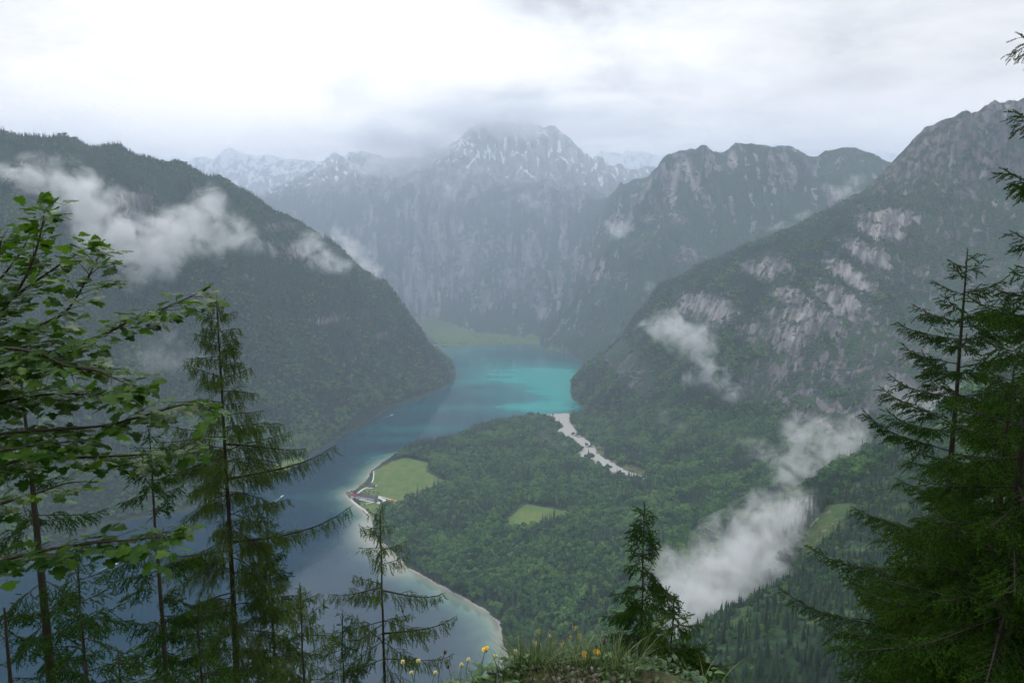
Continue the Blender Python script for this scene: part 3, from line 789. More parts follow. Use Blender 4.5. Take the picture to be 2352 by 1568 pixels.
def wooded(x, y, z, smn):
    """1 where trees grow"""
    ok = (z > 1.6) & ~in_poly(x, y, LAKE)
    for P_ in MEADOWS:
        ok &= ~in_poly(x + 5 * perlin(x / 18, y / 18, 71), y, P_)
        if P_ is not MEADOW_D and P_ is not MEADOW_F: ok &= ~(poly_dist(x, y, P_) < (12 if P_ is MEADOW_A or P_ is MEADOW_C else 4))
    ok &= ~(in_poly(x + 6 * perlin(x / 8, y / 8, 73), y, GRAVEL) | (poly_dist(x, y, GRAVEL) < 17)) | ((perlin(x / 55, y / 55, 74) > 0.42) & (y > 2300))
    ok &= ~((poly_dist(x, y, GRAVEL) < 45) & (x > 100) & (perlin(x / 60, y / 60, 75) > 0.0) & (perlin(x / 14, y / 14, 77) > -0.25))
    ok &= poly_dist(x, y, LAKE) > 6
    ok &= ~((z + 260 * smn > 1000) & (x > 1400) & (y < 4300) & (y > 1800))
    for X, Y, Z, w, hh, s in ROCKS:
        q = np.sqrt(((x - X) / w) ** 2 + ((z - Z) / hh) ** 2)
        ok &= ~((q + 0.9 * smn < 0.95) & (np.abs(y - Y) < 500) & (s > 0.45))
    return ok
def jitter_field(x0, x1, y0, y1, step, seed):
    rg = np.random.default_rng(seed)
    gx, gy = np.meshgrid(np.arange(x0, x1, step), np.arange(y0, y1, step))
    return (gx + rg.uniform(-.48, .48, gx.shape) * step).ravel(), (gy + rg.uniform(-.48, .48, gx.shape) * step).ravel(), rg
BUILT = ground_poly([(790, 1133), (800, 1122), (835, 1105), (858, 1106), (850, 1120), (876, 1132), (915, 1147), (930, 1152), (935, 1162), (905, 1166), (880, 1158), (850, 1156), (830, 1156), (812, 1152)])
NEAR_TREES = []
def make_wood(name, label, box, step, seed, region, conif_bias, size):
    x, y, rg = jitter_field(*box, step, seed)
    m = region(x, y); x, y = x[m], y[m]
    az_ = np.degrees(np.arctan2(x, y)); m = np.abs(az_) < 43; x, y = x[m], y[m]
    z = terrain_h(x, y)
    smn = fbm(x / 34, y / 34 + z / 90, 4, 66)
    e = 6.0
    sl = np.hypot(terrain_h(x + e, y) - z, terrain_h(x, y + e) - z) / e
    m = wooded(x, y, z, smn) & ~in_poly(x, y, BUILT) & (sl < np.where(x < 100, 3.4, 2.5) + 0.5 * smn)
    x, y, z, sl, smn = x[m], y[m], z[m], sl[m], smn[m]
    cn = fbm(x / 170, y / 170, 4, 101) * 2.0 + conif_bias + rg.normal(0, 0.22, len(x)) + (z - 300) / 1500
    kinds = np.where(cn > 0.18, 4, 0) + rg.integers(0, 4, len(x))
    s = size * rg.uniform(0.55, 1.35, len(x)) * np.where(kinds > 3, 0.92, 1.0) * np.clip(1.25 - z / 1600, 0.55, 1.2) * (1 + 0.55 * fbm(x / 90, y / 90, 3, 111))
    print(name, len(x))
    return np.stack([x, y, z - 0.4], axis=1), kinds, s, rg.uniform(0, 6.28, len(x))
def region_delta(x, y): return (x > -560) & (y > 900) & (y < 3300) & ~region_right(x, y) & (y + 0.55 * (x + 560) > 700) & (y < 2600 + 0.5 * (x + 900))
_rn = np.array([at_y(u, v, Y)[:2] for u, v, Y in RIDGE_N])
_rnx = _rn[np.argsort(_rn[:, 1])]
def region_right(x, y):     # the camera's side of the near ridge
    return (x > 60) & (y > 300) & (y < 1250) & (x > np.interp(y, _rnx[:, 1], _rnx[:, 0], left=60) - 25)
_sh = np.array([p[:2] for p in far_w])
def region_left(x, y): return (x < 100) & (y > 950) & (y < 4700) & (x < -150 + (y - 1500) * 0.06) & ~((x > -560) & (y < 2000))
def region_rightface(x, y): return (x > 150) & (y > 1050) & (y < 3900) & ~region_delta(x, y) & ~region_right(x, y)
def is_vis(P):
    return P
W = make_wood('valley', '', (-600, 1700, 880, 3320), 9.6, 201, region_delta, -0.06, 1.3)
scatter_group('valley_forest', *W, label='dense mixed green forest covering the flat delta between lake and gravel stream')
W = make_wood('left', '', (-3300, 120, 950, 4700), 11.5, 202, region_left, -0.02, 1.4)
scatter_group('slope_forest', *W, label='dark forest climbing the long left mountainside above the lake')
W = make_wood('rightface', '', (150, 3600, 1050, 3900), 11.5, 203, region_rightface, 0.02, 1.35)
scatter_group('slope_forest', *W, label='forest between the cliffs on the right-hand mountain wall')

# ---- the near right-hand slope: the nearest trees stand as things of their own
def slope_tree(rng, h):
    V, F = conifer_crown(rng, h, h * 0.17 + .6, tiers=15, arms=11, z0=h * .08)
    n = 6; T = []
    for k in range(2):
        for a in range(n): T.append((math.cos(a * 6.283 / n) * (.28, .05)[k], math.sin(a * 6.283 / n) * (.28, .05)[k], (-.6, h * .8)[k]))
    b0 = len(V); V = np.vstack([V, np.array(T)])
    Q = np.array([(b0 + a, b0 + (a + 1) % n, b0 + n + (a + 1) % n, b0 + n + a) for a in range(n)])
    me = np_mesh('spruce', V, F, Q, smooth=False)
    me.materials.append(M_CONIF); me.materials.append(M_BARK)
    me.polygons.foreach_set('material_index', np.array([0] * len(F) + [1] * n, dtype=np.int32))
    return me
SLOPE_ME = [slope_tree(np.random.default_rng(300 + k), hh) for k, hh in enumerate((10, 12, 14, 16, 17.5, 13))]
x, y, rg = jitter_field(60, 1500, 300, 1250, 5.9, 204)
m = region_right(x, y) & (np.degrees(np.arctan2(x, y)) < 42); x, y = x[m], y[m]
z = terrain_h(x, y)
gl = fbm(x / 45, y / 70, 3, 78)
m = (gl < 0.32) & (np.hypot(x - p0[0], y - p0[1]) > 32) & (np.hypot(x - (p0[0] + q0[0]) / 2, y - (p0[1] + q0[1]) / 2) > 24)
m &= ~((gl > 0.08) & (rg.uniform(size=len(x)) < 0.6)) & (rg.uniform(size=len(x)) < 0.9)
x, y, z = x[m], y[m], z[m]
s_ = rg.uniform(0.6, 1.15, len(x)); t_ = rg.uniform(0, 6.28, len(x))
# which of them can be seen, and how large
dz_ = z + 8 - EYE
c_, sn_ = math.cos(PITCH), math.sin(PITCH)
dep = y * c_ - dz_ * sn_; uu = 1176 + FPX * x / dep; vv = 784 - FPX * (y * sn_ + dz_ * c_) / dep
vis = (uu > 1400) & (uu < 2080) & (vv < 1600) & (vv > 900)
for f in np.linspace(0.15, 0.96, 22): vis &= terrain_h(x * f, y * f) < EYE + (z + 12 * s_ - EYE) * f
order = np.argsort(np.where(vis, -s_ / dep, 1))
single = order[:300]
print('slope trees', len(x), int(vis.sum()))
for n_, i in enumerate(single):
    o = bpy.data.objects.new('spruce_tree', SLOPE_ME[i % 6]); COL.objects.link(o)
    o.location = (x[i], y[i], z[i]); o.scale = (s_[i] * rg.uniform(.85, 1.1),) * 2 + (s_[i],); o.rotation_euler = (rg.normal(0, .02), rg.normal(0, .02), t_[i])
    tag(o, 'dark green spruce among many alike on the steep slope below the mist', 'tree', 'spruces on the near right-hand slope')
rest = np.setdiff1d(np.arange(len(x)), single)
rest = rest[(y[rest] > 420)]
kr = np.where(rg.uniform(size=len(rest)) < 0.35, 0, 4) + rg.integers(0, 4, len(rest))
scatter_group('slope_forest', np.stack([x, y, z], 1)[rest], kr, s_[rest] * np.where(kr < 4, .62, .66), t_[rest], label='spruce wood covering the rest of the near right-hand slope up to its grassy crown')
# ------------------------------------------------------------------ rags of mist and cloud
def uv_sphere(nu=14, nv=8):
    V = [(0, 0, 1)] + [(math.sin(math.pi * j / nv) * math.cos(2 * math.pi * i / nu), math.sin(math.pi * j / nv) * math.sin(2 * math.pi * i / nu), math.cos(math.pi * j / nv)) for j in range(1, nv) for i in range(nu)] + [(0, 0, -1)]
    F, Q = [], []
    for i in range(nu):
        F.append((0, 1 + i, 1 + (i + 1) % nu))
        l = 1 + (nv - 2) * nu
        F.append((len(V) - 1, l + (i + 1) % nu, l + i))
        for j in range(nv - 2):
            a = 1 + j * nu
            Q.append((a + i, a + nu + i, a + nu + (i + 1) % nu, a + (i + 1) % nu))
    return np.array(V), np.array(F), np.array(Q)
SPH = uv_sphere()
def mist(label, blobs, dens, seed, grain=0.55, soft=1.0, name='mist', thick=1.0):
    """blobs: u, v, half width, half height, distance, weight: measured on the photograph, built in metres"""
    C, Rr, Wt = [], [], []
    for u, v, ru, rv, Y, w in blobs:
        c = at_y(u, v, Y); k = np.linalg.norm(c - np.array([0, 0, EYE])) / FPX * 0.93
        C.append(c); Rr.append((ru * k * 1.75, thick * math.sqrt(ru * rv) * k * 1.2, rv * k * 1.75)); Wt.append(w)
    C = np.array(C); Rr = np.array(Rr)
    o0 = C.mean(axis=0)
    V, F, Q = [], [], []
    for c, r in zip(C, Rr):
        b0 = sum(len(q) for q in V)
        V.append(SPH[0] * r + c - o0); F.append(SPH[1] + b0); Q.append(SPH[2] + b0)
    o = obj(name, np_mesh(name, np.vstack(V), np.vstack(F), np.vstack(Q)), loc=tuple(o0))
    if len(blobs) > 1:
        rm = o.modifiers.new('union', 'REMESH'); rm.mode = 'VOXEL'; rm.voxel_size = float(Rr.min() / 4)
    b = NT('mist ' + str(seed))
    P = b.coord('Object')
    size = float(np.median(Rr[:, 2]))
    wv = b.noise(b.mapping(P, (1 / (size * 1.6),) * 3, loc=(seed * 3.1, seed * 1.7, seed * 0.9)), 1.0, 2, 0.5, col=True)
    vm = b.n('ShaderNodeVectorMath', operation='SUBTRACT'); b.put(vm.inputs[0], wv); vm.inputs[1].default_value = (.5, .5, .5)
    vs = b.n('ShaderNodeVectorMath', operation='SCALE'); b.put(vs.inputs[0], vm.outputs[0]); vs.inputs['Scale'].default_value = size * 1.3
    va = b.n('ShaderNodeVectorMath', operation='ADD'); b.put(va.inputs[0], P); b.put(va.inputs[1], vs.outputs[0])
    field = None
    for c, r, w in zip(C, Rr, Wt):
        mp = b.n('ShaderNodeMapping', vector_type='TEXTURE')
        b.put(mp.inputs[0], va.outputs[0]); mp.inputs['Location'].default_value = tuple(c - o0); mp.inputs['Scale'].default_value = tuple(r)
        ln = b.n('ShaderNodeVectorMath', operation='LENGTH'); b.put(ln.inputs[0], mp.outputs[0])
        f = b.math('MULTIPLY', b.math('SUBTRACT', 1.0, ln.outputs['Value']), w)
        field = f if field is None else b.math('SMOOTH_MAX', field, f, 0.15)
    n1_ = b.noise(b.mapping(P, (1 / (size * 0.6),) * 3, loc=(seed, -seed, seed * 2)), 1.0, 7, 0.64, 0.6)
    win = b.smooth(field, 0.0, 0.55)
    body = b.math('ADD', b.math('MULTIPLY', field, 1.0), b.math('MULTIPLY', b.math('SUBTRACT', n1_, 0.56), grain * 5.0))
    d = b.math('MULTIPLY', win, b.math('POWER', b.math('MULTIPLY', body, 1.2, clamp=True), 1.5 * soft))
    pv_ = b.n('ShaderNodeVolumePrincipled')
    pv_.inputs['Color'].default_value = (0.975, 0.985, 1.0, 1)
    b.put(pv_.inputs['Density'], b.math('MULTIPLY', d, dens * 0.75))
    mt = b.done(volume=pv_.outputs[0])
    try: mt.cycles.volume_step_rate = MIST_STEP
    except Exception as ex: print(ex)
    o.data.materials.append(mt)
    tag(o, label, kind='stuff')
    return o
MIST_STEP = 0.4
mist('long ragged bank of white mist hanging across the left mountainside',
     [(60, 402, 55, 30, 2400, .8), (140, 425, 60, 42, 2400, 1), (195, 480, 70, 44, 2380, 1.1), (262, 535, 80, 46, 2350, 1.2), (335, 580, 65, 50, 2330, 1.25), (395, 545, 70, 50, 2420, 1.2), (440, 505, 48, 42, 2500, 1),
      (480, 480, 38, 45, 2550, 1), (515, 545, 60, 42, 2550, .8), (580, 578, 40, 26, 2620, .8), (315, 645, 40, 22, 2200, .5)], 0.026, 1, grain=0.7)
mist('small bright wisp of mist caught on the spur of the left mountain',
     [(712, 565, 28, 28, 3150, 1), (745, 600, 40, 24, 3150, 1), (790, 612, 30, 20, 3250, .9)], 0.028, 2)
mist('slanting plume of mist rising behind the spur of the left mountain',
     [(768, 545, 18, 32, 4000, .9), (800, 570, 30, 32, 4050, 1), (835, 605, 28, 32, 4100, 1), (865, 640, 22, 28, 4100, .9), (890, 668, 18, 14, 4200, .7)], 0.024, 3)
mist('small white cloudlet floating before the far right mountain',
     [(1398, 515, 16, 12, 4500, .9), (1420, 530, 26, 20, 4500, 1.1), (1445, 522, 18, 12, 4500, .9)], 0.016, 4)
mist('thin wisp of mist on the upper cliffs of the central mountain',
     [(1200, 455, 24, 14, 6350, .8), (1225, 470, 26, 18, 6350, .9), (1245, 492, 16, 14, 6350, .7)], 0.0065, 5)
mist('faint streak of mist running down the central mountain',
     [(1008, 418, 12, 12, 6700, .8), (1035, 440, 18, 22, 6650, .9), (1030, 475, 14, 20, 6600, .7)], 0.006, 6)
mist('faint wisp of mist beside the white cloudlet',
     [(1490, 500, 22, 12, 4800, .8), (1515, 490, 18, 8, 4800, .7)], 0.006, 7)
mist('bright tongue of mist in front of the right-hand cliffs',
     [(1500, 760, 32, 22, 2450, .9), (1545, 750, 42, 34, 2420, 1.1), (1590, 785, 48, 36, 2400, 1.1), (1625, 840, 42, 34, 2330, .8), (1670, 885, 45, 30, 2280, .8), (1575, 865, 45, 24, 2330, .6), (1690, 910, 22, 18, 2250, .6)], 0.036, 8)
mist('rounded cloud of mist hanging in the side valley above the ridge',
     [(1800, 1050, 55, 34, 1180, .8), (1850, 1010, 60, 42, 1210, 1.0), (1905, 1045, 65, 50, 1190, 1.05), (1945, 1010, 48, 40, 1220, 1), (1850, 1085, 80, 36, 1160, .9), (1750, 1030, 40, 26, 1220, .6)], 0.036, 9, grain=0.75)
mist('dense white fog bank pouring down behind the near right-hand ridge',
     [(1920, 1150, 50, 32, 1090, 1), (1860, 1175, 85, 44, 1040, 1.1), (1785, 1195, 85, 56, 970, 1.15), (1740, 1262, 95, 60, 920, 1.35), (1690, 1322, 100, 62, 860, 1.5), (1610, 1335, 95, 60, 820, 1.3), (1590, 1395, 75, 50, 760, 1.45), (1570, 1445, 50, 40, 715, 1.3), (1530, 1330, 50, 40, 850, .7)], 0.034, 10, grain=0.75)
mist('pale mist drifting behind the tall spruce at the right',
     [(2060, 910, 50, 34, 1500, .7), (2130, 950, 70, 44, 1450, .9), (2230, 960, 80, 56, 1420, 1), (2320, 940, 70, 50, 1420, .9)], 0.016, 11)
mist('thin veil of mist over the lower woods of the left mountain',
     [(400, 770, 30, 32, 2000, .7), (370, 820, 62, 34, 1950, .8), (440, 835, 40, 30, 2000, .7), (300, 860, 50, 22, 1900, .6)], 0.009, 12)
mist('faint breath of mist over the wood beside the gravel stream',
     [(1255, 1000, 20, 18, 2550, .8), (1285, 1025, 26, 18, 2450, .8)], 0.009, 13)
mist('faint streak of mist over the woods at the foot of the right-hand cliffs',
     [(1520, 955, 26, 26, 2300, .7), (1560, 980, 34, 16, 2250, .8), (1690, 1010, 40, 16, 1750, .7)], 0.007, 14)
mist('dim wisp of mist in a gully of the right-hand mountain',
     [(1700, 650, 20, 18, 3050, .8), (1708, 685, 22, 26, 3000, .8)], 0.008, 15)
mist('torn white mist rising behind the ridge of the right-hand mountain',
     [(1935, 440, 34, 14, 3900, 1), (1900, 428, 18, 12, 3900, .8), (1965, 415, 20, 14, 3900, .8), (1840, 500, 24, 14, 3950, .8), (1790, 520, 34, 9, 3950, .8)], 0.014, 16)
mist('small puff of mist behind the wooded shoulder of the right-hand mountain',
     [(1492, 662, 16, 18, 3900, .9), (1478, 690, 10, 14, 3900, .7)], 0.011, 17)
mist('white cloud cap hiding the summit of the central snowy mountain',
     [(870, 385, 60, 30, 7300, .9), (930, 375, 60, 40, 7300, 1.1), (985, 335, 55, 42, 7400, 1.1), (1040, 285, 60, 28, 7450, 1.0), (1110, 282, 80, 22, 7500, 1.1), (1190, 290, 70, 26, 7500, 1.1), (1235, 305, 40, 16, 7500, .8), (1010, 310, 40, 22, 7450, .8), (900, 320, 100, 40, 7600, .9), (1150, 262, 160, 22, 7700, 1)],
     0.013, 18, name='cloud', grain=0.35)
mist('pale cloud veiling the far snowy peaks on the left',
     [(560, 342, 80, 16, 8300, .8), (680, 348, 80, 20, 8300, .9), (780, 338, 80, 18, 8200, .9)], 0.004, 19, name='cloud')
# ------------------------------------------------------------------ trees at the lookout, needle by needle
def mat_needles(name, dark, mid, light, young=None):
    b = NT(name)
    P = b.coord('Object')
    isl = b.n('ShaderNodeNewGeometry').outputs['Random Per Island']
    n = b.noise(P, 1.6, 3, 0.6)
    f = b.math('ADD', b.math('MULTIPLY', isl, 0.45), b.math('MULTIPLY', n, 0.65), clamp=True)
    col = b.ramp(f, [(0.2, dark), (0.55, mid), (0.9, light)])
    if young is not None: col = b.mix(b.attr('tip'), col, young)
    p = b.principled(col, 0.6, 0.06)
    t = b.n('ShaderNodeBsdfTranslucent'); b.put(t.inputs[0], col)
    mx = b.n('ShaderNodeMixShader'); mx.inputs[0].default_value = 0.22
    b.t.links.new(p, mx.inputs[1]); b.t.links.new(t.outputs[0], mx.inputs[2])
    return b.done(mx.outputs[0])
M_SPRUCE = mat_needles('spruce needles', (0.004, 0.020, 0.002), (0.019, 0.060, 0.005), (0.062, 0.130, 0.012), (0.12, 0.20, 0.022))
M_LARCH = mat_needles('larch needles', (0.036, 0.074, 0.014), (0.085, 0.150, 0.024), (0.165, 0.240, 0.042), (0.13, 0.20, 0.04))
_b = NT('wet dark bark'); _p = _b.coord('Object')
_v = _b.noise(_b.mapping(_p, (14, 14, 4)), 1.5, 6, 0.7); _li = _b.noise(_p, 3.0, 4, 0.6)
_c = _b.mix(_v, (0.010, 0.008, 0.007), (0.060, 0.048, 0.040))
_c = _b.mix(_b.math('MULTIPLY', _b.smooth(_li, 0.58, 0.7), 0.45), _c, (0.10, 0.11, 0.085))
M_WETBARK = _b.done(_b.principled(_c, 0.75, 0.3, _b.bump(_v, 0.9, 0.02)))
_b = NT('cone scales'); M_CONE = _b.done(_b.principled(_b.mix(_b.noise(_b.coord('Object'), 60.0, 3), (0.05, 0.022, 0.012), (0.14, 0.065, 0.030)), 0.6, 0.3))

def norm(a): return a / (np.linalg.norm(a, axis=-1, keepdims=True) + 1e-9)
class Curves:
    """many curved shoots: start, direction, length, sag and lift at the tip"""
    def __init__(s, o, d, L, sag=0.0, tip=0.0):
        s.o = np.atleast_2d(o).astype(float); s.d = norm(np.atleast_2d(d).astype(float)); n = len(s.o)
        s.L = np.broadcast_to(L, (n,)).astype(float); s.sag = np.broadcast_to(sag, (n,)).astype(float); s.tip = np.broadcast_to(tip, (n,)).astype(float)
    def at(s, i, t):
        p = s.o[i] + s.d[i] * (s.L[i] * t)[:, None]
        p[:, 2] += s.L[i] * (-s.sag[i] * t * t + s.tip[i] * t ** 4)
        return p
    def tan(s, i, t):
        v = s.d[i].copy()
        v[:, 2] += -2 * s.sag[i] * t + 4 * s.tip[i] * t ** 3
        return norm(v)
def spread(rng, cur, step, t0=0.0, t1=1.0, jit=0.5):
    """sample points spaced about step metres along every curve"""
    n = np.maximum(1, (cur.L * (t1 - t0) / step + rng.uniform(0, 1, len(cur.L))).astype(int))
    i = np.repeat(np.arange(len(n)), n)
    k = np.arange(len(i)) - np.repeat(np.cumsum(n) - n, n)
    t = t0 + (t1 - t0) * (k + 0.5 + rng.uniform(-jit, jit, len(i)) * 0.9) / n[i]
    return i, np.clip(t, 0, 1), k
def stamp(protoV, protoF, o, d, size, rng, tipv=None):
    """place a small prototype (long axis x) at each o, turned along d"""
    n = len(o); d = norm(d)
    r = norm(np.cross(d, rng.normal(size=(n, 3)))); q = np.cross(d, r)
    V = o[:, None] + size[:, None, None] * (protoV[None, :, 0:1] * d[:, None] + protoV[None, :, 1:2] * r[:, None] + protoV[None, :, 2:3] * q[:, None])
    F = protoF[None] + (np.arange(n) * len(protoV))[:, None, None]
    T = np.repeat(tipv, len(protoV)) if tipv is not None else np.zeros(n * len(protoV))
    return V.reshape(-1, 3), F.reshape(-1, 3), T
def spruce_proto(rng, n=18, ln=0.23, w=0.062):
    V, F = [], []
    for k in range(n):
        x = (k + rng.uniform(0, 1)) / n; a = k * 2.4 + rng.normal(0, .3)
        dr = np.array([0.62, math.cos(a) * .78, math.sin(a) * .78]); p = np.array([x, 0, 0])
        s_ = norm(np.cross(dr, rng.normal(size=3))) * w
        b0 = len(V); V += [p - s_, p + s_, p + dr * ln * rng.uniform(.8, 1.2)]; F.append((b0, b0 + 1, b0 + 2))
    b0 = len(V); V += [(0, -.025, 0), (0, .025, 0), (1.05, 0, 0), (0, 0, -.025), (0, 0, .025)]; F += [(b0, b0 + 1, b0 + 2), (b0 + 3, b0 + 4, b0 + 2)]
    return np.array(V, float), np.array(F)
def larch_proto(rng, tufts=4, per=8, ln=0.23, w=0.060):
    V, F = [], []
    for k in range(tufts):
        x = (k + rng.uniform(.2, .8)) / tufts; a0 = rng.uniform(0, 6.28)
        for j in range(per):
            a = a0 + rng.normal(0, 1.2); e_ = rng.uniform(-.3, .9)
            dr = norm(np.array([e_, math.cos(a), math.sin(a)])); p = np.array([x, 0, 0])
            s_ = norm(np.cross(dr, rng.normal(size=3))) * w
            b0 = len(V); V += [p - s_, p + s_, p + dr * ln * rng.uniform(.7, 1.2)]; F.append((b0, b0 + 1, b0 + 2))
    b0 = len(V); V += [(0, -.020, 0), (0, .020, 0), (1.0, 0, 0), (0, 0, -.020), (0, 0, .020)]; F += [(b0, b0 + 1, b0 + 2), (b0 + 3, b0 + 4, b0 + 2)]
    return np.array(V, float), np.array(F)
def tube(pts, radii, n=7):
    """a tapering tube through points"""
    pts = np.asarray(pts, float); V = []
    tg = norm(np.gradient(pts, axis=0))
    ref = np.array([0.31, 0.87, 0.38])
    for p, t, r in zip(pts, tg, radii):
        a = norm(np.cross(t, ref)); b_ = np.cross(t, a)
        for k in range(n): V.append(p + r * (a * math.cos(6.2832 * k / n) + b_ * math.sin(6.2832 * k / n)))
    Q = [(i * n + k, i * n + (k + 1) % n, (i + 1) * n + (k + 1) % n, (i + 1) * n + k) for i in range(len(pts) - 1) for k in range(n)]
    return np.array(V), np.array(Q)
def tubes(cur, r0, r1, K=7, n=4, t1=1.0):
    """thin tubes along all curves"""
    m = len(cur.L); ts = np.linspace(0, t1, K)
    P_ = np.stack([cur.at(np.arange(m), np.full(m, t)) for t in ts], 1); T_ = np.stack([cur.tan(np.arange(m), np.full(m, t)) for t in ts], 1)
    a = norm(np.cross(T_, np.array([0.31, 0.87, 0.38]))); b_ = np.cross(T_, a)
    r = (np.broadcast_to(r0, (m,))[:, None] * (1 - ts) + np.broadcast_to(r1, (m,))[:, None] * ts)[:, :, None]
    rings = [P_ + r * (a * math.cos(6.2832 * k / n) + b_ * math.sin(6.2832 * k / n)) for k in range(n)]
    V = np.stack(rings, 2).reshape(-1, 3)
    base = (np.arange(m) * K * n)[:, None, None] + (np.arange(K - 1) * n)[None, :, None] + np.arange(n)[None, None]
    nxt = (np.arange(m) * K * n)[:, None, None] + (np.arange(K - 1) * n)[None, :, None] + ((np.arange(n) + 1) % n)[None, None]
    Q = np.stack([base, nxt, nxt + n, base + n], -1).reshape(-1, 4)
    return V, Q
def cover(rng, cur, seg, protos, t0=0.0, tipw=None, fat=1.0):
    """clothe curves in needles"""
    i, t, _ = spread(rng, cur, seg, t0, 1.0, 0.25)
    o = cur.at(i, t); d = cur.tan(i, t) + rng.normal(0, .12, (len(i), 3))
    tv = np.zeros(len(i)) if tipw is None else np.clip((t - (1 - tipw)) / tipw, 0, 1) * rng.uniform(.5, 1, len(i))
    out = []; sel = rng.integers(0, len(protos), len(i))
    for k, (pv_, pf_) in enumerate(protos):
        m = sel == k
        if m.any(): out.append(stamp(pv_, pf_, o[m], d[m], np.full(m.sum(), seg * 1.25 * fat), rng, tv[m]))
    return out
def merge(parts):
    V, F, T, b0 = [], [], [], 0
    for v, f, t in parts:
        V.append(v); F.append(f + b0); T.append(t); b0 += len(v)
    return np.vstack(V), np.vstack(F), np.concatenate(T)

